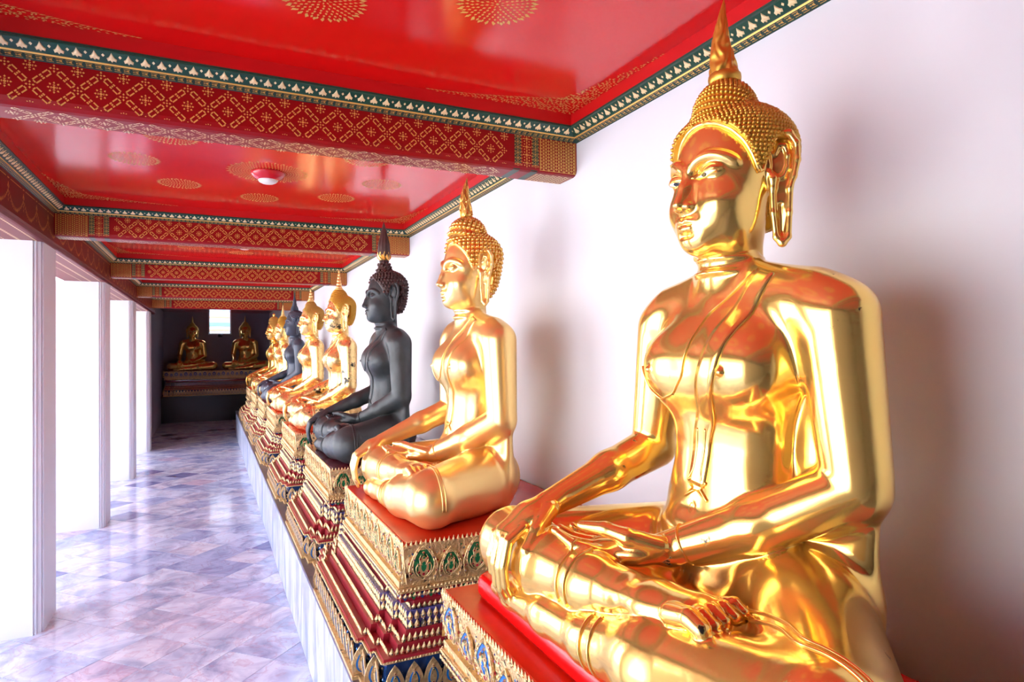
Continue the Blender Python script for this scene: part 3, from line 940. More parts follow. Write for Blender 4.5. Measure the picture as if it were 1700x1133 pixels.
    El = np.array((0.045, 0.290, 0.362))
    F.chain([tuple(El), tuple(El * 0.55 + Wr * 0.45 + (0, 0, 0.0)), tuple(Wr)], [0.056, 0.048, 0.032], k=0.02)
    hs *= 0.92
    R = lambda a, b, c: (Wr[0] + a * hs, Wr[1] + b * hs, Wr[2] + c * hs)
    F.chain([R(0, 0, 0), R(-0.050, 0.002, -0.016), R(-0.095, 0.005, -0.046)], [0.032, 0.037 * hs, 0.034 * hs], k=0.02, flat=((-0.40, 0, 0.9), 1.7))
    for i, (b, L) in enumerate(((-0.033, 0.118), (-0.010, 0.136), (0.0135, 0.130), (0.035, 0.104))):
        F.chain([R(-0.080, b * 0.9, -0.036), R(-0.116, b, -0.058), R(-0.128, b * 1.02, -0.062 - L * .40), R(-0.122, b * 1.0 + 0.004, -0.062 - L * .75), R(-0.108, b * .95 + 0.010, -0.058 - L)],
                [0.0120 * hs, 0.0106 * hs, 0.0096 * hs, 0.0086 * hs, 0.0064 * hs], k=0.002)
    F.chain([R(-0.015, -0.028, -0.006), R(-0.062, -0.056, -0.036), R(-0.092, -0.066, -0.072), R(-0.098, -0.066, -0.112)], [0.019 * hs, 0.0150 * hs, 0.0125 * hs, 0.0090 * hs], k=0.006)
    F.end(0.008)
    # the robe hangs as a sheet between the left arm and the body
    F.chain([(0.062, -0.190, 0.60), (0.066, -0.205, 0.45), (0.070, -0.198, 0.30)], [0.075, 0.085, 0.083], k=0.012, flat=((1, 0, 0), 3.2))
    F.chain([(0.070, -0.198, 0.30), (0.072, -0.190, 0.16), (0.072, -0.180, 0.06)], [0.083, 0.090, 0.080], k=0.045, flat=((1, 0, 0), 2.2))
    # nipples, navel
    for s in (-1, 1):
        F.ell((-0.111, s * 0.118 * sw, 0.570), (0.0085, 0.008, 0.008), 0.003)
    F.ell((-0.095, 0, 0.285), (0.012, 0.006, 0.009), 0.008, 's')
    F.put((-.5, -1, -.05), (.3, 1, .05), lambda X, Y, Z: Z - 0.001 + 0 * X + 0 * Y, 0.0, 's')      # flat seat
    return F


def head_field(h):
    """head in the same local frame (chin about z .82)"""
    F = Field((-0.16, -0.18, 0.72), (0.22, 0.18, 1.20), h)
    F.cap((0.040, 0, 0.74), (0.035, 0, 0.90), 0.0615, 0.060, k=0.01)
    F.ell((0.035, 0, 1.02), (0.112, 0.107, 0.112), 0.02)
    F.ell((0.000, 0, 0.950), (0.088, 0.102, 0.125), 0.04)
    F.ell((-0.010, 0, 0.880), (0.076, 0.084, 0.068), 0.04)
    F.ell((-0.066, 0, 0.840), (0.026, 0.032, 0.024), 0.03)
    F.ell((-0.052, 0, 0.868), (0.036, 0.046, 0.028), 0.03)
    for s in (-1, 1):
        F.ell((-0.045, s * 0.050, 0.915), (0.037, 0.038, 0.038), 0.03)                    # cheeks
        F.ell((-0.099, s * 0.044, 0.983), (0.024, 0.036, 0.018), 0.016, 's', rz=s * 0.45)  # eye hollows
        F.ell((-0.062, s * 0.044, 0.9815), (0.0225, 0.032, 0.0155), 0.010, rz=s * 0.42)       # eyeballs under the lids
        br = [(-0.089, s * 0.008, 0.988), (-0.0865, s * 0.028, 1.006), (-0.0745, s * 0.054, 1.012), (-0.056, s * 0.078, 1.003), (-0.040, s * 0.090, 0.990)]
        b2 = spline(br, 18)
        F.chain(b2, list(np.interp(np.linspace(0, 1, 18), [0, .3, .7, 1], [0.0038, 0.0045, 0.0040, 0.0020])), k=0.014)
    F.cap((-0.078, 0, 0.985), (-0.090, 0, 0.915), 0.010, 0.021, k=0.014)
    F.chain([(-0.084, 0, 0.992), (-0.100, 0, 0.952), (-0.1165, 0, 0.916)], [0.0085, 0.0090, 0.0105], k=0.012)
    for s in (-1, 1):
        F.ell((-0.100, s * 0.0155, 0.911), (0.0125, 0.0095, 0.0090), 0.006)
    # mouth
    F.ell((-0.083, 0, 0.879), (0.016, 0.034, 0.014), 0.012)
    for s in (-1, 1):
        F.chain([(-0.1005, 0, 0.8805), (-0.100, s * 0.008, 0.8830), (-0.092, s * 0.021, 0.8805), (-0.079, s * 0.033, 0.8815)], [0.0050, 0.0055, 0.0046, 0.0025], k=0.004)
        F.chain([(-0.0985, 0, 0.8665), (-0.0955, s * 0.012, 0.8672), (-0.086, s * 0.024, 0.8740)], [0.0068, 0.0062, 0.0030], k=0.005)
        F.chain([(-0.105, 0, 0.8742), (-0.099, s * 0.015, 0.8748), (-0.082, s * 0.034, 0.8795)], [0.0016, 0.0016, 0.0012], k=0.003, op='s')
    F.ell((-0.094, 0, 0.853), (0.008, 0.018, 0.005), 0.008, 's')
    F.ell((-0.108, 0, 0.894), (0.008, 0.0035, 0.008), 0.005, 's')
    # ears: flared plates with outer rim, inner fold and long slit lobes
    for s in (-1, 1):
        e = lambda q, z, o=0.0: (0.032 + 0.80 * q + 0.6 * o, s * (0.113 + 0.60 * q - 0.8 * o), z)
        nrm = (0.6, -s * 0.8, 0)
        F.begin()
        F.chain([e(0.018, 1.020, .011), e(0.020, 0.985, .011), e(0.016, 0.95, .010)], [0.027, 0.027, 0.019], k=0.006, flat=(nrm, 3.6))
        F.chain([e(0.015, 0.945, .006), e(0.016, 0.90, .006), e(0.018, 0.845, .006)], [0.017, 0.0165, 0.0135], k=0.008, flat=(nrm, 3.4))
        F.chain([e(-.006, .985), e(-.010, 1.008), e(-.004, 1.036), e(.014, 1.053), e(.034, 1.050), e(.047, 1.028), e(.048, .995), e(.041, .962), e(.033, .938)],
                [0.005, 0.0062, 0.0068, 0.0070, 0.0070, 0.0070, 0.0068, 0.0064, 0.0055], k=0.004)
        F.chain([e(.006, 1.010, .003), e(.014, 1.028, .003), e(.025, 1.026, .003), e(.031, 1.005, .003), e(.029, .980, .003), e(.021, .963, .003), e(.012, .960, .003)], [.0042, .005, .0052, .0052, .005, .005, .004], k=0.004)
        F.chain([e(-.006, .972), e(.001, .958), e(.001, .940)], [0.007, 0.009, 0.007], k=0.005)
        F.chain([e(.000, .940), e(.001, .890), e(.006, .840), e(.017, .828)], [.0062, .0056, .0062, .0085], k=0.004)
        F.chain([e(.034, .940), e(.032, .890), e(.029, .840), e(.018, .828)], [.0062, .0056, .0062, .0085], k=0.004)
        F.chain([e(.016, .906, .001), e(.017, .850, .001)], [.0040, .0040], k=0.003, op='s')
        F.end(0.006)
    return F


_ht = np.linspace(0, 3.3, 400)
_hz = np.interp(_ht, [0, .25, .5, .75, .95, 1.1, 1.19, 1.25, 1.42, 2.00, 2.20, 2.5, 3.3],
                [1.094, 1.092, 1.083, 1.064, 1.036, 1.0, 0.968, 0.975, 1.040, 1.045, 0.90, 0.872, 0.865])
for _ in range(35):
    _hz[1:-1] = (_hz[:-2] + 2 * _hz[1:-1] + _hz[2:]) / 4
    _hz[0] = _hz[1]


def hairline(th):
    """height of the hair edge by angle from the front (radians)"""
    return np.interp(np.abs(th), _ht, _hz)


def hair_field(h, ush=(0.066, 0.085, 1.125), grow=0.010, tall=0.0):
    F = Field((-0.15, -0.17, 0.82), (0.24, 0.17, 1.30), h)
    g = grow
    F.ell((0.036, 0, 1.02), (0.113 + g, 0.109 + g, 0.108 + g), 0.01)
    F.ell((0.060, 0, 0.965), (0.083 + g, 0.095, 0.12), 0.03)
    for q in (-1, 1):
        F.ell((0.040, q * 0.048, 1.045), (0.108, 0.078, 0.080), 0.03)
    # cut away in front of / below the hair edge
    C = np.array((0.045, 0.0))

    def fn(X, Y, Z):
        th = np.arctan2(np.abs(Y - C[1]), -(X - C[0]))
        return (Z - hairline(th)) * 0.8 + 0 * X
    F.put((-0.2, -0.2, 0.8), (0.25, 0.2, 1.32), fn, 0.0, 's')
    r, hh, z0 = ush
    F.ell((0.018, 0, z0 + tall), (r, r, hh), 0.012)
    return F


def curls(F, spacing, r, ush, mat, rings=False, sub=1):
    """rows of snail curls laid over the hair surface (one countless mesh)"""
    import bmesh
    bm = bmesh.new(); bmesh.ops.create_icosphere(bm, subdivisions=sub, radius=1.0)
    bm.verts.ensure_lookup_table()
    sv = np.array([v.co[:] for v in bm.verts]); sf = np.array([[v.index for v in f.verts] for f in bm.faces]); bm.free()
    pts = []
    c0 = np.array([0.035, 0, 1.00])
    # rows from the crown down: march along a meridian first to space the rows evenly
    el = np.linspace(PI / 2, -1.0, 900)
    mer = F.hit(c0 + 0.32 * np.stack([np.cos(el), 0 * el, np.sin(el)], 1), -np.stack([np.cos(el), 0 * el, np.sin(el)], 1))
    s = np.concatenate([[0], np.cumsum(np.linalg.norm(np.diff(mer, axis=0), axis=1))])
    rows = np.interp(np.arange(spacing * .5, s[-1], spacing * 0.92), s, el)
    for i, e in enumerate(rows):
        th = np.linspace(0, 2 * PI, 241)
        d = np.stack([-np.cos(th) * math.cos(e), np.sin(th) * math.cos(e), np.full_like(th, math.sin(e))], 1)
        P = F.hit(c0 + d * 0.32, -d)
        arc = np.concatenate([[0], np.cumsum(np.linalg.norm(np.diff(P, axis=0), axis=1))])
        n = max(3, int(arc[-1] / spacing))
        q = (np.arange(n) + 0.5 * (i % 2)) / n * arc[-1]
        pts.append(np.stack([np.interp(q, arc, P[:, k]) for k in range(3)], 1))
    P = np.concatenate(pts)
    ok = np.abs(F.sample(P)) < 0.004
    th = np.arctan2(np.abs(P[:, 1]), -(P[:, 0] - 0.045))
    ok &= (P[:, 2] > hairline(th) + r * 0.4)
    P = P[ok]
    Nn = F.grad(P)
    V = []; Q = []
    for i, (p, n) in enumerate(zip(P, Nn)):
        k = r * random.uniform(0.93, 1.07)
        Vv = sv * k
        # little cone-ish boss: push the outer half along the normal
        hgt = Vv @ n
        Vv = Vv + np.outer(np.maximum(hgt, 0) * 0.35, n)
        V.append(Vv + p); Q.append(sf + i * len(sv))
    return np_mesh('hair_curls', np.concatenate(V), np.concatenate(Q), mat)


def strip_on(F, pts, width, lift, mat, name, d=(1, 0, 0), ny=5):
    """a raised cloth band laid on the surface: pts are (y,z) centre line seen from the front"""
    pts = np.array(pts, float)
    t = np.linspace(0, 1, 60)
    k = np.linspace(0, 1, len(pts))
    c = np.stack([np.interp(t, k, pts[:, j]) for j in range(2)], 1)
    for _ in range(6):
        c[1:-1] = (c[:-2] + c[1:-1] * 2 + c[2:]) / 4
    tg = np.gradient(c, axis=0); tg /= np.linalg.norm(tg, axis=1, keepdims=True)
    nr = np.stack([-tg[:, 1], tg[:, 0]], 1)
    w = np.linspace(-0.5, 0.5, ny) * width
    P = []
    for a in w:
        q = c + nr * a
        P.append(np.stack([np.full(len(q), -0.45), q[:, 0], q[:, 1]], 1))
    P = np.concatenate(P)
    H = F.hit(P, np.array(d)[None, :].repeat(len(P), 0), lift=0.0)
    n = F.grad(H)
    lay = np.full((ny, 60), lift); 
    lay = lay.ravel()
    top = H + n * lay[:, None]; bot = H - n * 0.004
    V = np.concatenate([top, bot]); m = 60; o = ny * m
    Q = []
    for a in range(ny - 1):
        for i in range(m - 1):
            Q.append((a * m + i, a * m + i + 1, (a + 1) * m + i + 1, (a + 1) * m + i))
    for i in range(m - 1):
        Q.append((i + 1, i, o + i, o + i + 1)); b = (ny - 1) * m
        Q.append((b + i, b + i + 1, o + b + i + 1, o + b + i))
    for a in range(ny - 1):
        Q.append((a * m, (a + 1) * m, o + (a + 1) * m, o + a * m))
        Q.append(((a + 1) * m + m - 1, a * m + m - 1, o + a * m + m - 1, o + (a + 1) * m + m - 1))
    me = np_mesh(name, V, np.array(Q), mat)
    me.polygons.foreach_set('use_smooth', [True] * (4 * 0) + [False] * len(Q)) if False else None
    return me


def line_on(F, start, dirs, rad, mat, mb, sink=0.3, closed=False, n=6, smooth=4):
    """thin raised seam following the surface"""
    P = np.array(start, float)
    t = np.linspace(0, 1, max(24, len(P) * 10)); k = np.linspace(0, 1, len(P))
    C = np.stack([np.interp(t, k, P[:, j]) for j in range(3)], 1)
    for _ in range(smooth):
        C[1:-1] = (C[:-2] + 2 * C[1:-1] + C[2:]) / 4
    d = np.array(dirs, float)
    if d.ndim == 1: d = d[None, :].repeat(len(C), 0)
    else: d = np.stack([np.interp(t, k, d[:, j]) for j in range(3)], 1)
    H = F.hit(C, d)
    H = H + F.grad(H) * rad * sink
    mb.tube([tuple(p) for p in H], rad, mat, n=n, closed=closed)


def ring_on(F, c, axis, R, rad, mat, mb, n=56, keep=None, jump=0.02):
    """seam ring around a limb: rays shot inwards at the axis point; only the runs that stay on the limb are kept"""
    ax = Vector(axis).normalized(); u = ax.orthogonal().normalized(); v = ax.cross(u)
    a = np.linspace(0, 2 * PI, n + 1)[:-1]
    D = np.array([(u * math.cos(t) + v * math.sin(t))[:] for t in a])
    H = F.hit(np.array(c) + D * R, -D)
    rr = np.linalg.norm(H - np.array(c), axis=1)
    start_ok = F.sample(np.array(c) + D * R) > 0.002
    ok = start_ok & (rr < R - 0.004) & (np.abs(F.sample(H)) < 0.004)
    med = np.median(rr[ok]) if ok.any() else 0
    ok &= np.abs(rr - med) < jump
    H = H + F.grad(H) * rad * 0.3
    if ok.all():
        mb.tube([tuple(p) for p in H], rad, mat, n=6, closed=True); return
    st = int(np.argmin(ok))
    run = []
    for i in list(range(st, st + n)) + [None]:
        if i is not None and ok[i % n]: run.append(tuple(H[i % n]))
        else:
            if len(run) > 4: mb.tube(run, rad, mat, n=6)
            run = []


def almond(F, cy, cz, w, hgt, tilt, lift, n=16, ymin=-1, ymax=1):
    """flat inlay on the face; outline is an almond; returns verts, faces"""
    t = np.linspace(-1, 1, n)
    up = hgt * 0.65 * (1 - np.abs(t) ** 2.4); dn = -hgt * 0.95 * (1 - np.abs(t) ** 1.6)
    rows = []
    for f in (0, .33, .66, 1):
        y = cy + t * w; z = cz + dn + (up - dn) * f + tilt * t
        rows.append(np.stack([np.full(n, -0.2), y, z], 1))
    P = np.concatenate(rows)
    H = F.hit(P, np.array([[1., 0, 0]]).repeat(len(P), 0)); H = H + F.grad(H) * lift
    Q = [(r * n + i, r * n + i + 1, (r + 1) * n + i + 1, (r + 1) * n + i) for r in range(3) for i in range(n - 1)]
    Q = [q[::-1] for q in Q]
    return H, np.array(Q)
# ------------------------------------------------------------------ the seated statues
HEAD = head_field(0.0028)
HV, HQ, HN = HEAD.surface()


def trim_head(V, Q, N, zcut=0.765):
    keep = (V[Q][:, :, 2] > zcut).all(1)
    Q = Q[keep]; used = np.unique(Q); mp = np.full(len(V), -1); mp[used] = np.arange(len(used))
    return V[used], mp[Q], N[used]


HV, HQ, HN = trim_head(HV, HQ, HN)


class Kind: pass


def make_body(h, kw, sw, rh, hs):
    K = Kind(); F = K.F = body_field(h, kw, sw, rh, hs)
    V, Q, N = F.surface()
    ok = (V[Q][:, :, 2] < 0.842).all(1); Q = Q[ok]
    K.mesh = np_mesh('body', np.concatenate([V, HV]), np.concatenate([Q, HQ + len(V)]), 'gold_satin', np.concatenate([N, HN]))
    # sash over the left shoulder, fish-tail end
    K.sash = strip_on(F, [(-0.125, 0.768), (-0.105, 0.71), (-0.092, 0.645), (-0.080, 0.585), (-0.048, 0.51), (-0.014, 0.43), (-0.004, 0.328)], 0.046, 0.0045, 'gold_satin', 'sash')
    mb = MB()
    px = (1, 0, 0)
    for a in (-0.008, 0.012):                                   # folds in the sash end
        line_on(F, [(-0.45, -0.020 + a, 0.45), (-0.45, -0.006 + a, 0.36), (-0.45, -0.005 + a * 1.9, 0.340)], px, 0.0022, 'gold_satin', mb, sink=1.8)
    for s in (-1, 1):
        line_on(F, [(-0.45, -0.004 + s * .006, 0.346), (-0.45, -0.004 + s * .026, 0.336), (-0.45, -0.004 + s * .012, 0.322), (-0.45, -0.004 + s * .034, 0.300), (-0.45, -0.004 + s * .004, 0.318)], px, 0.0026, 'gold_satin', mb, sink=0.8, smooth=1)
    K.folds = mb.mesh('sash_fold', True)
    K.hems = []
    mb = MB()
    line_on(F, [(-0.45, -0.098, 0.772), (-0.45, -0.058, 0.725), (-0.45, -0.020, 0.685), (-0.45, -0.008, 0.63), (-0.45, 0.004, 0.560), (-0.45, 0.040, 0.520), (-0.45, 0.095, 0.503), (-0.45, 0.135, 0.525), (-0.45, 0.155, 0.575)], px, 0.0032, 'gold_satin', mb)
    K.hems.append(mb.mesh('robe_hem', True))
    q = kw / 0.47
    for dx in (0.0, 0.013):                                     # double hem over the left thigh
        mb = MB()
        line_on(F, [(-0.165 + dx, -0.175, 0.35), (-0.216 + dx, -0.277 * q, 0.35), (-0.250 + dx, -0.382 * q, 0.35), (-0.272 + dx, -0.459 * q, 0.35), (-0.275 + dx, -0.60 * q, 0.20), (-0.270 + dx, -0.66 * q, 0.08)],
                [(0, 0, -1), (0, 0, -1), (0, .05, -1), (0, .3, -1), (0, 1, -.2), (0, 1, 0)], 0.0030, 'gold_satin', mb)
        K.hems.append(mb.mesh('robe_hem', True))
    mb = MB()
    line_on(F, [(-0.290, -0.310, 0.35), (-0.262, -0.300, 0.35), (-0.235, -0.285, 0.35)], (0, 0, -1), 0.0026, 'gold_satin', mb)
    K.hems.append(mb.mesh('robe_hem', True))
    # hem at the left wrist, two rings at each ankle, hem across the left thigh
    mb = MB()
    ring_on(F, (-0.125, -0.030, 0.212), (-0.50, 0.77, -0.42), 0.075, 0.0028, 'gold_satin', mb)
    K.hems.append(mb.mesh('robe_hem', True))
    for yy in (0.060, 0.092):
        mb = MB()
        ring_on(F, (-0.300, yy, 0.152), (0.05, -1, 0.05), 0.110, 0.0034, 'gold_satin', mb)
        K.hems.append(mb.mesh('robe_hem', True))
    for yy in (-0.025, -0.058):
        mb = MB()
        ring_on(F, (-0.332, yy, 0.062), (-0.1, 1, -0.12), 0.100, 0.0034, 'gold_satin', mb)
        K.hems.append(mb.mesh('robe_hem', True))
    return K


BODY_BIG = make_body(0.0043, 0.470, 0.93, (-0.268, 0.290, 0.248), 1.18)
BODY_SLIM = make_body(0.0060, 0.370, 0.97, (-0.285, 0.315, 0.228), 1.12)

# eyes: inlaid almond, dark iris, thin lids
EYE_P = []
for s in (-1, 1):
    V, Q = almond(HEAD, s * 0.0440, 0.9738, 0.0300, 0.0060, s * 0.0034, 0.0011)
    V2, Q2 = almond(HEAD, s * 0.0420, 0.9734, 0.0085, 0.0058, 0.0, 0.0014)
    mb = MB()
    top = [tuple(p) for p in (V[48:64])]; bot = [tuple(p) for p in V[0:16]]
    mb.tube(top, 0.0016, 'gold_satin', n=6); mb.tube(bot, 0.0012, 'gold_satin', n=6)
    lift = [(-0.2, s * 0.045 + t * 0.026, 0.9850 + 0.0065 * (1 - t * t) + s * t * 0.0028) for t in np.linspace(-1, 1, 14)]
    Hh = HEAD.hit(np.array(lift), np.array([[1., 0, 0]]).repeat(14, 0))
    mb.tube([tuple(p) for p in Hh], 0.0011, 'gold_satin', n=6)
    EYE_P.append((np_mesh('eye', V, Q, 'eye_white'), np_mesh('iris', V2, Q2, 'eye_black'), mb.mesh('eyelid', True)))

HAIR = {}


def make_hair(key, spacing, r, ush, sub=1, ridge=False, grow=0.010):
    F = hair_field(0.0036, ush, grow)
    V, Q, N = F.surface()
    cap = np_mesh('hair', V, Q, 'gold_hair', N)
    cm = curls(F, spacing, r, ush, 'gold_hair', sub=sub) if spacing else None
    mb = MB()
    # smooth band along the hair edge
    th = np.linspace(-1.50, 1.50, 70)
    z = hairline(th) - 0.002
    d = np.stack([-np.cos(th), np.sin(th), 0 * th], 1)
    P = np.array((0.045, 0, 0)) + d * 0.22 + np.stack([0 * th, 0 * th, z], 1)
    H = HEAD.hit(P, -d)
    rr = [0.0062 * max(0.35, 1 - (abs(t) / 1.5) ** 4 * .6) for t in th]
    mb.tube([tuple(p + q * 0.004) for p, q in zip(H, d)], rr, 'gold_satin', n=8)
    band = mb.mesh('hair_band', True)
    if ridge:                                                 # hair cut in stepped rings instead of curls
        mb = MB()
        for zz in np.linspace(1.02, 1.19, 12):
            t = np.linspace(0, 2 * PI, 60)[:-1]
            dd = np.stack([-np.cos(t), np.sin(t), 0 * t], 1)
            tilt = 0.05 * np.cos(t) * (1 if zz < 1.12 else 0)
            Pp = np.array((0.035, 0, 0)) + dd * 0.25 + np.stack([0 * t, 0 * t, zz + tilt], 1)
            Hh = F.hit(Pp, -dd)
            okr = (np.abs(F.sample(Hh)) < 0.004) & (np.linalg.norm(Hh[:, :2] - np.array((0.035, 0)), axis=1) < 0.2)
            if okr.all(): mb.tube([tuple(p) for p in Hh], 0.0045, 'gold_hair', n=6, closed=True)
            else:
                k0 = int(np.argmin(okr)); run = []
                for i in list(range(k0, k0 + len(Hh))) + [None]:
                    if i is not None and okr[i % len(Hh)]: run.append(tuple(Hh[i % len(Hh)]))
                    else:
                        if len(run) > 4: mb.tube(run, 0.0045, 'gold_hair', n=6)
                        run = []
        cm = mb.mesh('hair_ring', True)
    HAIR[key] = (cap, cm, band)


make_hair('fine', 0.0088, 0.0050, (0.067, 0.082, 1.115))
make_hair('coarse', 0.0180, 0.0096, (0.080, 0.084, 1.120))
make_hair('knobby', 0.0190, 0.0100, (0.046, 0.090, 1.118))
make_hair('dotted', 0.0105, 0.0050, (0.072, 0.088, 1.105), sub=1)
make_hair('dotted_flat', 0.0105, 0.0050, (0.062, 0.080, 1.112), sub=1)
make_hair('ringed', 0, 0, (0.050, 0.095, 1.118), ridge=True)

FIN = {}


def fin(key, mb, loc_top):
    FIN[key] = mb.mesh('finial', True)


def flame(n_tongues, H, R, curl=True, ring=True):
    mb = MB()
    z0 = 0.0
    if ring:
        mb.lathe([(R * 1.0, -0.012), (R * 1.16, -0.006), (R * 1.2, 0.004), (R * 1.1, 0.012), (R * 0.95, 0.014)], 'gold_hair', 24)
    bend = lambda z: (-0.010 * math.sin(z / H * 3.0), 0.004 * math.sin(z / H * 5))
    pr = [(R, 0.0), (R * 1.04, H * .10), (R * 0.98, H * .24), (R * .80, H * .40), (R * .62, H * .56), (R * .48, H * .70), (R * .30, H * .84), (R * .14, H * .95), (R * .02, H)]
    mb.lathe(pr, 'gold_hair', 20, bend=bend)
    for t in range(n_tongues):                                # licking tongues wound up the cone
        for lev, (za, zb) in enumerate(((0.0, 0.52), (0.18, 0.70), (0.36, 0.86))):
            a = 2 * PI * (t + 0.33 * lev) / n_tongues
            pts = []; rads = []
            for k in range(9):
                q = k / 8; z = (za + (zb - za) * q) * H
                rr = np.interp(z, [p[1] for p in pr], [p[0] for p in pr]) * (1.0 + 0.10 * math.sin(q * PI))
                aa = a + 0.55 * math.sin(q * 4.2) 
                dx, dy = bend(z)
                pts.append((dx + rr * math.cos(aa), dy + rr * math.sin(aa), z)); rads.append(R * 0.20 * (1 - q) ** 0.7 + 0.0006)
            mb.tube(pts, rads, 'gold_hair', n=6)
    if curl:
        for t in range(4):
            a = 2 * PI * t / 4 + 0.4
            pts = []
            for k in range(16):
                q = k / 15; an = q * 4.6; rr = R * (0.42 - 0.30 * q)
                c = Vector((math.cos(a), math.sin(a), 0)); sd = Vector((-math.sin(a), math.cos(a), 0))
                p = c * (R * 1.0) + sd * (rr * math.cos(an)) + Vector((0, 0, R * .55 + rr * math.sin(an)))
                pts.append(p)
            mb.tube(pts, R * 0.10, 'gold_hair', n=5)
    return mb


mb = MB()
mb.lathe([(0.030, -0.014), (0.0335, -0.010), (0.035, -0.002), (0.034, 0.006), (0.030, 0.010)], 'gold_hair', 28)
v_, f_ = [], []
nz_, na_ = 90, 60
for i in range(nz_):
    q = i / (nz_ - 1); z = 0.008 + 0.165 * q
    R0 = 0.029 * (1 - q) ** 0.88 + 0.0006
    tier = (q * 5.0) % 1.0
    R0 *= 1 + 0.05 * math.sin(tier * PI)
    cx, cy = -0.008 * math.sin(q * 3.0), 0.002 * math.sin(q * 5)
    for k in range(na_):
        a = 2 * PI * k / na_
        w = math.sin(7 * a + 2.4 * math.sin(q * 16.0 + 2 * math.sin(2 * a)))
        r = R0 * (1 + 0.085 * w * (1 - 0.4 * q))
        v_.append((cx + r * math.cos(a), cy + r * math.sin(a), z))
for i in range(nz_ - 1):
    for k in range(na_):
        f_.append((i * na_ + k, i * na_ + (k + 1) % na_, (i + 1) * na_ + (k + 1) % na_, (i + 1) * na_ + k))
mb.add(v_, f_, 'gold_hair')
fin('flame', mb, 0)
fin('curl_flame', flame(5, 0.178, 0.024, curl=True, ring=False), 0)
mb = MB()
mb.lathe([(0.020, -0.01), (0.026, 0.005), (0.034, 0.02), (0.040, 0.04), (0.0385, 0.07), (0.033, 0.11), (0.025, 0.15), (0.017, 0.19), (0.009, 0.225), (0.002, 0.25)], 'bronze_brown', 16)
for k in range(11):
    a = 2 * PI * k / 11
    mb.tube([(0.0385 * math.cos(a), 0.0385 * math.sin(a), 0.03), (0.034 * math.cos(a + .1), 0.034 * math.sin(a + .1), 0.11), (0.014 * math.cos(a + .2), 0.014 * math.sin(a + .2), 0.20)], [0.004, 0.004, 0.001], 'bronze_brown', n=5)
fin('bud', mb, 0)
mb = MB()
for lay in range(2):
    for k in range(9):
        a = 2 * PI * (k + .5 * lay) / 9; c, s = math.cos(a), math.sin(a)
        r0, r1 = 0.030 - lay * .002, 0.044 - lay * .004
        h0 = 0.004; h1 = 0.040 + lay * 0.018
        mb.add([(r0 * c + .012 * s, r0 * s - .012 * c, h0), (r0 * c - .012 * s, r0 * s + .012 * c, h0), (r1 * c - .010 * s, r1 * s + .010 * c, h1 * .55), ((r1 + .002) * c, (r1 + .002) * s, h1), (r1 * c + .010 * s, r1 * s - .010 * c, h1 * .55)], [(0, 1, 2, 3, 4)], 'gold_hair')
FIN['bud_petals'] = mb.mesh('petal_cup')


def stepped(H, R, steps, base=True):
    mb = MB(); pr = []
    if base: pr += [(R * 1.25, -0.012), (R * 1.35, -0.004), (R * 1.25, 0.006)]
    for k in range(steps):
        q0, q1 = k / steps, (k + 1) / steps
        ra, rb = R * (1 - q0 * .88), R * (1 - q1 * .88)
        z0, z1 = q0 * H, q1 * H
        pr += [(rb * 0.98, z0 + 0.001), (ra * 1.02, z0 + (z1 - z0) * .25), (ra, z0 + (z1 - z0) * .6), (rb * 1.0, z1 - 0.001)]
    pr.append((0.001, H * 1.05))
    mb.lathe(pr, 'gold_hair', 18)
    return mb


fin('stepped', stepped(0.165, 0.026, 6), 0)
fin('stepped_short', stepped(0.125, 0.026, 4), 0)
mb = stepped(0.10, 0.022, 1, False); mb.lathe([(0.026, -0.01), (0.030, 0.0), (0.022, 0.03), (0.012, 0.10), (0.003, 0.16)], 'gold_hair', 12)
fin('spire', mb, 0)
mb = MB(); mb.lathe([(0.018, -0.01), (0.022, 0.0), (0.016, 0.012), (0.022, 0.022), (0.024, 0.034), (0.018, 0.05), (0.006, 0.062), (0.001, 0.07)], 'gold_hair', 16)
fin('jewel', mb, 0)


def put_mat(o, mat):
    for sl in o.material_slots:
        sl.link = 'OBJECT'; sl.material = MATS[mat]


def statue(label, loc, body, hair, finial, mats, scale=(1, 1, 1), rot=0.0, fz=1.19, fscale=1.0, group='seated statues in a row along the wall', eyes=True):
    t = thing('seated_statue', label, 'statue', loc, rot, group, scale)
    skin, hairm, finm = mats
    b = link('body', body.mesh, t); put_mat(b, skin)
    s = link('sash', body.sash, t); put_mat(s, skin)
    f = link('sash_fold', body.folds, s); put_mat(f, skin)
    for hm in body.hems:
        put_mat(link('robe_hem', hm, t), skin)
    cap, cm, band = HAIR[hair]
    c = link('hair', cap, t); put_mat(c, hairm)
    cu = link('hair_curls' if hair != 'ringed' else 'hair_ring', cm, c); put_mat(cu, hairm); cu['kind'] = 'stuff'
    bd = link('hair_band', band, c); put_mat(bd, skin)
    for e, ir, lid in EYE_P:
        eo = link('eye', e, t); io = link('iris', ir, eo)
        lo = link('eyelid', lid, t); put_mat(lo, skin)
        if not eyes:
            put_mat(eo, skin); put_mat(io, skin)
    fo = link('finial', FIN[finial], t, (0.018, 0, fz)); put_mat(fo, finm); fo.scale = (fscale,) * 3
    if finial == 'bud':
        pc = link('petal_cup', FIN['bud_petals'], fo); put_mat(pc, 'gold_deep'); pc['label'] = 'ring of gilt petals at the foot of the bud'
    return t


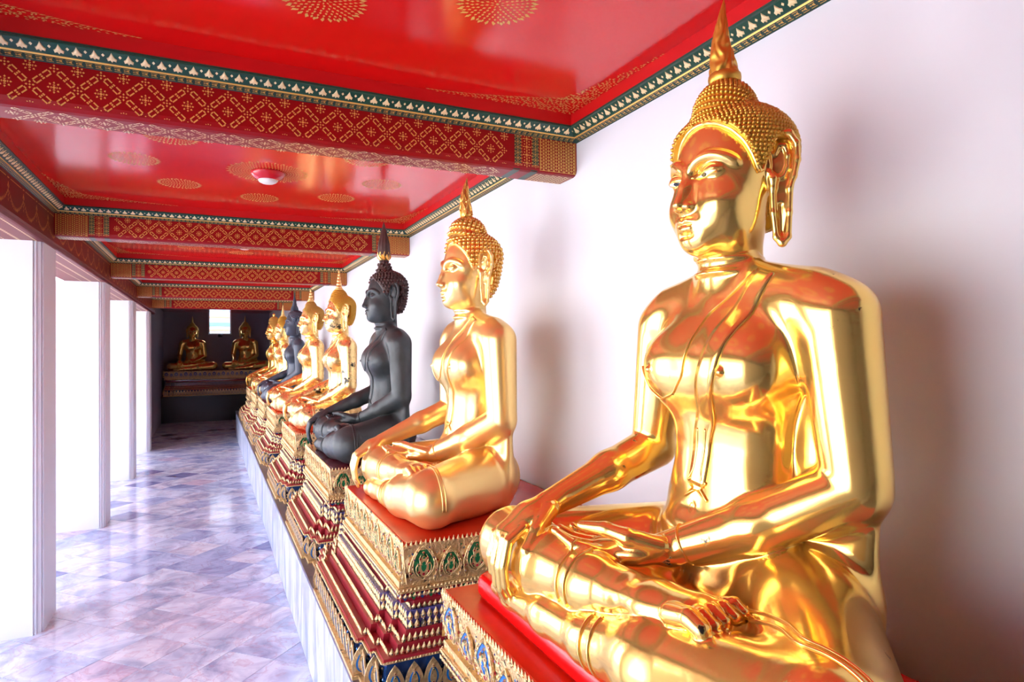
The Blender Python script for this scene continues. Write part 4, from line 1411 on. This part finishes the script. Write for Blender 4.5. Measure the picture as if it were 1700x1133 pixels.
ROWX = 1.0
statue('large polished gold statue, nearest the camera, on a red cushion', (ROWX, 1.04, 1.03), BODY_BIG, 'fine', 'flame', ('gold_polished', 'gold_hair', 'gold_hair'), fz=1.205)
statue('matte gold statue with coarse knobby curls, second from the camera', (ROWX, 2.57, 1.0), BODY_SLIM, 'coarse', 'curl_flame', ('gold_satin', 'gold_deep', 'gold_deep'), scale=(1, 1, 1.01), fz=1.205)
statue('black bronze statue with brown curls and tall bud-shaped finial', (ROWX, 4.03, 1.0), BODY_SLIM, 'knobby', 'bud', ('bronze_black', 'bronze_brown', 'bronze_brown'), scale=(1, 1, 1.01), fz=1.205, eyes=False)
statue('gold statue with black flaking patches on cheek and arm, behind the black bronze one', (ROWX, 5.60, 1.0), BODY_SLIM, 'dotted', 'stepped', ('gold_worn', 'gold_hair', 'gold_satin'), scale=(.98, .98, .985), fz=1.195)
statue('gold statue with short stepped finial and dark bronze-gold hair, fifth along the wall', (ROWX, 7.30, 1.0), BODY_SLIM, 'dotted_flat', 'stepped_short', ('gold_warm', 'gold_hair_dark', 'gold_satin'), scale=(1, 1, 1.0), fz=1.195)
statue('blue-black bronze statue with ringed hair and thin spire', (ROWX, 8.78, 1.0), BODY_SLIM, 'ringed', 'spire', ('bronze_blue', 'bronze_blue', 'bronze_blue'), scale=(1, 1, 1.03), fz=1.205, eyes=False)
statue('gold statue with slender stepped finial just beyond the blue-black one', (ROWX, 10.25, 1.0), BODY_SLIM, 'dotted', 'stepped', ('gold_warm', 'gold_hair', 'gold_satin'), scale=(.98, .98, .98), fz=1.195)
statue('farthest gold statue of the side row, with jewel-tipped dark gold curls', (ROWX, 11.75, 1.0), BODY_SLIM, 'coarse', 'jewel', ('gold_deep', 'gold_hair_dark', 'gold_deep'), scale=(1, 1, 1.02), fz=1.205)
statue('shadowed gold statue left of the small bright window at the far end', (-0.365, 16.95, 1.18), BODY_BIG, 'fine', 'stepped', ('gold_deep', 'gold_hair_dark', 'gold_hair_dark'), scale=(.93, .93, .95), rot=PI / 2, group='seated statues against the end wall')
statue('shadowed gold statue right of the small bright window at the far end', (0.80, 16.95, 1.18), BODY_BIG, 'coarse', 'stepped', ('gold_deep', 'gold_hair_dark', 'gold_hair_dark'), scale=(.93, .93, .97), rot=PI / 2, group='seated statues against the end wall')
# ------------------------------------------------------------------ mosaic pedestals
def leaf_outline(w, h, n=9):
    """pointed ogee leaf, base at v=0"""
    R = []
    for i in range(n + 1):
        q = i / n
        hw = w / 2 * (1.0 if q < .02 else (1 - q ** 2.3) ** .85 * (0.86 + .14 * math.cos(q * 5)))
        R.append((hw, q * h))
    R[-1] = (0, h)
    return R + [(-x, v) for x, v in reversed(R[:-1])]


def almond_outline(w, h, n=8):
    R = [(0, 0)] + [(w / 2 * math.sin(PI * (i / n) ** .85) ** .8, h * i / n) for i in range(1, n)] + [(0, h)]
    return R + [(-x, v) for x, v in reversed(R[1:-1])]


def petal(w, h, glass, bulge=.016, detail=2, gems=('glass_red', 'glass_green', 'glass_red')):
    """one leaf of the frieze: gilt plate and rim, glass field, gilt inner leaf, set stones; stands on v=0, faces -x"""
    mb = MB()
    B = lambda u, v, d: (-(d + bulge * math.sin(min(1, max(0, v / h)) * PI * .95) + .010 * max(0, v / h - .75) * 4), u, v)

    def layer(O, d0, d1, mat):
        """O symmetric: right side going up, tip, left side coming down"""
        n = len(O); top = max(range(n), key=lambda i: O[i][1])
        vv = [B(u, v, d0) for u, v in O] + [B(u, v, d1) for u, v in O]
        f = [(i, (i + 1) % n, n + (i + 1) % n, n + i) for i in range(n)]
        i, j = 0, n
        while i + 1 < j - 1:
            a, b2, c2, d2 = n + i, n + i + 1, n + (j - 1), n + (j % n)
            f.append((a, b2, c2) if j == n and O[0][0] == 0 else (a, b2, c2, d2) if len({a, b2, c2, d2}) == 4 else (a, b2, c2))
            i += 1; j -= 1
        mb.add(vv, f, mat)

    def sized(O, sc, v0): return [(u * sc, v0 + v * sc) for u, v in O]
    plate = []
    for i in range(10):
        q = i / 9
        hw = w / 2 * ((.80 + .20 * math.sin(PI / 2 * min(q / .35, 1))) if q < .35 else max(0, 1 - ((q - .35) / .65) ** 1.8))
        plate.append((hw, q * h))
    plate = plate + [(-u, v) for u, v in reversed(plate[:-1])]
    layer(plate, 0, .0045, 'gold_carved')
    A = almond_outline(w * (.74 if detail > 1 else .58), h * (.86 if detail > 1 else .7))
    layer(sized(A, 1, h * .05), .0045, .0056, glass)
    if detail > 1:
        mb.tube([B(u * .98, v * .985, .0058) for u, v in plate], w * .030, 'gold_carved', n=5)
        mb.tube([B(u * 1.03, h * .04 + v * 1.02, .0066) for u, v in A], w * .026, 'gold_carved', n=5, closed=True)
    I = almond_outline(w * .36, h * .60)
    layer(sized(I, 1, h * .10), .0056, .0086, 'gold_carved')
    if detail > 1:
        layer(sized(almond_outline(w * .18, h * .30), 1, h * .26), .0086, .0096, glass)

    def gem(u, v, r, m):
        p = Vector(B(u, v, .0092)); k = 6
        ring = [(p.x + .003, p.y + r * math.cos(a), p.z + r * math.sin(a)) for a in [2 * PI * i / k for i in range(k)]]
        ring2 = [(p.x - .0014, p.y + r * .66 * math.cos(a), p.z + r * .66 * math.sin(a)) for a in [2 * PI * i / k for i in range(k)]]
        mb.add(ring + ring2, [(i, (i + 1) % k, k + (i + 1) % k, k + i) for i in range(k)], 'gold_carved')
        mb.add([(x - .0002, y, z) for x, y, z in ring2], [tuple(range(k))], m)
    gem(0, h * .20, w * .075, gems[0]); gem(0, h * .62, w * .060, gems[1]); gem(0, h * .74, w * .045, gems[2])
    if detail > 1:
        for s in (-1, 1):
            gem(s * w * .16, h * .26, w * .055, 'glass_red'); gem(s * w * .19, h * .44, w * .052, 'glass_green'); gem(s * w * .13, h * .60, w * .045, 'glass_red')
            gem(s * w * .42, h * .10, w * .050, 'glass_mirror'); gem(s * w * .44, h * .26, w * .042, 'glass_red'); gem(s * w * .42, h * .42, w * .042, 'glass_mirror')
            gem(s * w * .34, h * .60, w * .040, 'glass_navy'); gem(s * w * .22, h * .76, w * .038, 'glass_mirror')
            mb.tube([B(s * w * t, h * q, .0085) for t, q in ((.02, .10), (.15, .16), (.26, .27), (.27, .40), (.20, .50))], [w * .02, w * .026, w * .024, w * .018, w * .008], 'gold_carved', n=4)
            mb.tube([B(s * w * t, h * q, .0085) for t, q in ((.05, .44), (.13, .50), (.16, .60), (.09, .70))], [w * .02, w * .022, w * .016, w * .006], 'gold_carved', n=4)
    return mb.mesh('petal', False)


def back_leaf(w, h):
    """the pointed leaf that shows between two petals"""
    mb = MB()
    mb.add([(0, -w / 2, 0), (0, w / 2, 0), (-.006, w * .36, h * .6), (-.012, 0, h), (-.006, -w * .36, h * .6), (-.010, 0, h * .45)], [(0, 1, 5), (1, 2, 5), (2, 3, 5), (3, 4, 5), (4, 0, 5)], 'gold_carved')
    for v in (.28, .52, .74):
        k = 6; r = w * (.12 - .04 * v)
        mb.add([(-.0125, r * math.cos(2 * PI * i / k), h * v + r * math.sin(2 * PI * i / k)) for i in range(k)], [tuple(range(k))], ('glass_mirror', 'glass_red', 'glass_mirror')[int(v * 3)])
    return mb.mesh('back_leaf')


PET = {}
for gname, gl in (('blue', 'glass_blue'), ('green', 'glass_green')):
    PET[gname] = petal(.100, .134, gl)
    PET[gname + '_big'] = petal(.118, .134, gl)
    PET[gname + '_low'] = petal(.066, .106, 'glass_blue', bulge=.010, detail=1)
BACKL = back_leaf(.050, .128)
SMALL = petal(.026, .050, 'glass_violet', bulge=.004, detail=1)


def plan(xf, hw, s=0.0, d=0.10):
    """front at x=xf (negative = outwards), back at 0; stepped front corners when s>0"""
    if s <= 0: return [(0, -hw), (0, hw), (xf, hw), (xf, -hw)]
    return [(0, -hw), (0, hw), (xf + 2 * s, hw), (xf + 2 * s, hw - d), (xf + s, hw - d), (xf + s, hw - 2 * d), (xf, hw - 2 * d),
            (xf, -hw + 2 * d), (xf + s, -hw + 2 * d), (xf + s, -hw + d), (xf + 2 * s, -hw + d), (xf + 2 * s, -hw)]


def runs(poly):
    """outward-facing edges (front and sides): start, direction angle, length"""
    out = []
    n = len(poly)
    for i in range(n):
        p, q = Vector((*poly[i], 0)), Vector((*poly[(i + 1) % n], 0))
        if p.x > -.201 and q.x > -.201: continue
        t = (q - p); L = t.length; t.normalize()
        out.append((p, t, L, Vector((t.y, -t.x, 0))))
    return out


def pedestal(label, loc, hw, xf, H, glass, board, rot=0.0, group='mosaic pedestals under the seated statues', k=1.0, lo=None):
    """xf = how far the foot reaches out from the wall; H = height over the plinth; lo = (shift, half width) of the lower tiers"""
    t = thing('pedestal', label, 'pedestal', loc, rot, group)
    z = lambda q: q * H / 0.52
    ls, lh = lo or (0.0, hw)

    def outline(f, inset, low, stepped=True):
        if k > 1:                                            # the big pedestal is cut away at the wall
            q = plan(-(xf - f), (lh if low else hw) - inset, .022 if low else 0)
            return [(0, -.095), *q[1:], (-.20, q[0][1]), (-.20, -.095)]
        if low: return [(x, y + ls) for x, y in plan(-(xf - f), lh - inset, .022 if stepped else 0)]
        q = plan(-(xf - f), hw - inset)
        return q
    tiers = [  # z0, z1, front0, front1, side inset0, inset1, material, lower tier?
        ('foot', .000, .014, -.005, -.005, -.012, -.012, 'gold_carved', 1),
        ('lower_frieze', .014, .126, .014, .030, .000, .006, 'glass_navy', 1),
        ('lower_ledge', .126, .133, .012, .012, -.008, -.008, 'gold_carved', 1),
        ('lower_ledge', .133, .142, .016, .016, -.004, -.004, 'red_ledge', 1),
        ('step', .142, .172, .066, .070, .020, .020, 'red_ledge', 1),
        ('step', .172, .208, .098, .102, .034, .034, 'red_ledge', 1),
        ('middle_frieze', .208, .272, .112, .108, .040, .036, 'glass_violet', 1),
        ('upper_ledge', .272, .304, .136, .136, .050, .050, 'red_ledge', 1),
        ('diamond_band', .304, .344, .130, .128, .042, .040, 'glass_red', 0),
        ('rim', .344, .362, .112, .112, .014, .014, 'gold_carved', 0),
        ('rim', .362, .384, .118, .118, .020, .020, 'gold_carved', 0),
        ('upper_frieze', .384, .512, .140, .122, .004, -.018, 'gold_carved', 0),
        ('board', .500, .520, .134, .134, -.010, -.010, board, 0)]
    parts = {}
    mbs = {}
    for nm, z0, z1, f0, f1, s0, s1, m, low in tiers:
        mbs.setdefault(nm, MB()).prism(outline(f0, s0, low), z(z0), z(z1), m, outline(f1, s1, low))
    for nm, mb in mbs.items(): parts[nm] = mb.build(nm, t)

    def row(poly, step, me, parent, zz, half=False, out=0.0, margin=.004, alt=False):
        for p, d, L, n in runs(poly):
            c = max(1, int(round((L - 2 * margin) / step)))
            for i in range(c + (1 if half else 0)):
                q = p + d * (margin + (L - 2 * margin) * (i + (0 if half else .5)) / c)
                if half and q.x > -.04: continue
                o = link(me.name.split('.')[0], me, parent, q + n * out + Vector((0, 0, zz)))
                o.rotation_euler = (0, 0, math.atan2(-n.y, -n.x)); w_ = .80 if (alt and i % 2) else 1.0; o.scale = (1, w_, w_ * H / .52)
    top = outline(.140, .004, 0)
    st = .100 if k <= 1 else .118
    row(top, st, PET[glass + ('_big' if k > 1 else '')], parts['upper_frieze'], z(.384), alt=True)
    row(top, st, BACKL, parts['upper_frieze'], z(.384), True, .006)
    row(outline(.016, 0, 1), .064, PET[glass + '_low'], parts['lower_frieze'], z(.016), margin=.002)

    # countless small bosses: spade-shaped studs on the ledges, beads, crown teeth, stones
    def studs(poly, zz, h, w, step, parent, name='stud', lean=.2, gem=True, m='gold_carved'):
        mb = MB(); zu = Vector((0, 0, 1))
        for p, d, L, n in runs(poly):
            c = max(1, int(L / step))
            for i in range(c):
                b = p + d * (L * (i + .5) / c) + zu * zz
                up = zu + n * lean
                v = [b - d * w * .32, b + d * w * .32, b + d * w * .5 + up * h * .38, b + up * h, b - d * w * .5 + up * h * .38, b + up * h * .36 + n * w * .38, b + up * h * .4 - n * w * .35]
                mb.add(v, [(0, 1, 5), (1, 2, 5), (2, 3, 5), (3, 4, 5), (4, 0, 5), (2, 1, 6), (3, 2, 6), (4, 3, 6), (0, 4, 6)], m)
                if gem:
                    e = b + up * h * .36 + n * w * .40; r = w * .17
                    mb.add([e - d * r, e - up * r, e + d * r, e + up * r], [(0, 1, 2, 3)], ('glass_red', 'glass_green', 'glass_navy', 'glass_mirror')[(i * 7 + int(zz * 100)) % 4])
        return mb.build(name, parent, kind='stuff')
    studs(outline(.036, .010, 1), z(.142), .030, .017, .0185, parts['step'])
    studs(outline(.082, .026, 1), z(.172), .034, .019, .0205, parts['step'])
    studs(outline(.108, .034, 1), z(.210), .032, .021, .0225, parts['middle_frieze'], lean=.05)
    studs(outline(.107, .034, 1), z(.240), .032, .019, .0225, parts['middle_frieze'], lean=.05)
    studs(outline(.124, .044, 1), z(.272), .022, .017, .0190, parts['upper_ledge'])
    studs(outline(.112, .014, 0), z(.328), .018, .015, .0165, parts['rim'], lean=.4)
    studs(outline(.110, .012, 0), z(.350), .012, .012, .0135, parts['rim'], lean=.3, gem=False)
    studs(outline(.126, -.012, 0), z(.498), .030, .014, .0165, parts['board'], 'crown_tooth', lean=.1, gem=False)
    studs(outline(.010, -.006, 1), z(.126), .010, .009, .0105, parts['lower_ledge'], 'bead', lean=.3, gem=False)
    mb = MB()                                                  # scattered stones on the ground of the upper frieze
    rr = random.Random(int(loc[1] * 100))
    for p, d, L, n in runs(outline(.1385, .0025, 0)):
        for i in range(int(L / .010)):
            f = rr.random(); r = rr.uniform(.0028, .0048)
            e = p + d * rr.uniform(.006, L - .006) + n * (.0015 + .019 * f) + Vector((0, 0, z(.390 + .115 * f)))
            mb.add([e - d * r, e - Vector((0, 0, r)), e + d * r, e + Vector((0, 0, r)), e + n * .003], [(0, 1, 4), (1, 2, 4), (2, 3, 4), (3, 0, 4)], rr.choice(('glass_red', 'glass_mirror', 'glass_navy', 'gold_carved', 'glass_green')))
    mb.build('mosaic_stone', parts['upper_frieze'], kind='stuff')
    mb = MB()                                                  # the same on the ground of the lower frieze: gilt scrolls and blue glass chips
    for p, d, L, n in runs(outline(.012, -.002, 1)):
        for i in range(int(L / .006)):
            f = rr.random(); r = rr.uniform(.003, .006)
            e = p + d * rr.uniform(.004, max(.005, L - .004)) - n * (.014 * f) + Vector((0, 0, z(.020 + .100 * f)))
            mb.add([e - d * r, e - Vector((0, 0, r * 1.4)), e + d * r, e + Vector((0, 0, r * 1.4)), e + n * .004], [(0, 1, 4), (1, 2, 4), (2, 3, 4), (3, 0, 4)], rr.choice(('gold_carved', 'gold_carved', 'gold_carved', 'glass_mirror', 'glass_blue', 'glass_red')))
    mb.build('mosaic_stone', parts['lower_frieze'], kind='stuff')
    mb = MB()                                                  # diamonds and stars on the band under the rim
    for p, d, L, n in runs(outline(.1285, .0405, 0)):
        c = max(1, int(L / .030))
        for i in range(c):
            b = p + d * (L * (i + .5) / c) + Vector((0, 0, z(.322))) + n * .0012
            w_, h_ = .012, z(.014)
            mb.add([b - d * w_, b - Vector((0, 0, h_)), b + d * w_, b + Vector((0, 0, h_))], [(0, 1, 2, 3)], 'glass_green' if i % 2 else 'glass_navy')
            e = b + d * .015
            mb.add([e - d * .005 + n * .0005, e - Vector((0, 0, .010)) + n * .0005, e + d * .005 + n * .0005, e + Vector((0, 0, .010)) + n * .0005], [(0, 1, 2, 3)], 'glass_mirror')
    mb.build('glass_diamond', parts['diamond_band'], kind='stuff')
    return t


PB = WX - .014
pedestal('blue glass mosaic pedestal of the large nearest statue', (PB, 1.045, PLZ), .655, PB - .468, .487, 'blue', 'red_board', k=1.2)
pedestal('pedestal with orange-red top under the second, matte gold statue', (PB, 2.566, PLZ), .488, PB - .456, .52, 'green', 'red_board', lo=(.17, .65))
pedestal('pedestal with dark maroon top under the black bronze statue', (PB, 4.03, PLZ), .488, PB - .466, .52, 'green', 'maroon_board', lo=(.10, .60))
pedestal('pedestal under the flaking gold statue behind the black bronze one', (PB, 5.60, PLZ), .478, PB - .470, .52, 'green', 'red_board', lo=(.10, .60))
pedestal('pedestal under the dark-haired gold statue, fifth along the wall', (PB, 7.30, PLZ), .478, PB - .474, .52, 'green', 'red_board', lo=(.10, .60))
pedestal('pedestal under the blue-black bronze statue', (PB, 8.78, PLZ), .478, PB - .478, .52, 'green', 'red_board', lo=(.10, .60))
pedestal('pedestal under the gold statue just beyond the blue-black one', (PB, 10.25, PLZ), .478, PB - .474, .52, 'green', 'maroon_board', lo=(.10, .60))
pedestal('pedestal under the farthest gold statue of the side row', (PB, 11.75, PLZ), .478, PB - .474, .52, 'green', 'red_board', lo=(.10, .60))
pedestal('wide shadowed pedestal carrying both statues at the end wall', (0.20, YEND - .016, .605), 1.15, .945, .575, 'blue', 'maroon_board', rot=PI / 2)

# red lacquered seat slab under the nearest statue
import bmesh
def slab(w_x0, w_x1, y0, y1, z0, z1, rc, mat):
    pts = []
    for cx, cy, a0 in ((w_x1 - .03, y1 - .03, 0), (w_x0 + rc, y1 - rc, PI / 2), (w_x0 + rc, y0 + rc, PI), (w_x1 - .03, y0 + .03, 1.5 * PI)):
        r = rc if a0 in (PI / 2, PI) else .03
        for i in range(11):
            a = a0 + PI / 2 * i / 10
            pts.append((cx + r * math.cos(a), cy + r * math.sin(a)))
    mb = MB(); n = len(pts)
    cxm, cym = (w_x0 + w_x1) / 2, (y0 + y1) / 2
    rings = [(.022, z0), (.006, z0 + .006), (0.0, z0 + .020), (0.001, z1 - .018), (.006, z1 - .006), (.016, z1), (.05, z1 - .001)]
    v = []
    for ins, zz in rings:
        for i, (x, y) in enumerate(pts):
            p0, p1 = Vector(pts[i - 1]), Vector(pts[(i + 1) % n]); tt = (p1 - p0).normalized(); nn = Vector((tt.y, -tt.x))
            v.append((x - nn.x * ins, y - nn.y * ins, zz))
    f = [(r * n + i, r * n + (i + 1) % n, (r + 1) * n + (i + 1) % n, (r + 1) * n + i) for r in range(len(rings) - 1) for i in range(n)]
    f.append(tuple(range((len(rings) - 1) * n, len(rings) * n))); f.append(tuple(reversed(range(n))))
    mb.add(v, f, mat)
    return mb
mb = slab(-.342, .19, -.60, .60, 0, .062, .05, 'red_cushion')
o = mb.build('seat_slab', None, True, label='glossy red rounded seat slab under the large nearest statue', category='seat slab')
o.location = (ROWX, 1.045, .968)
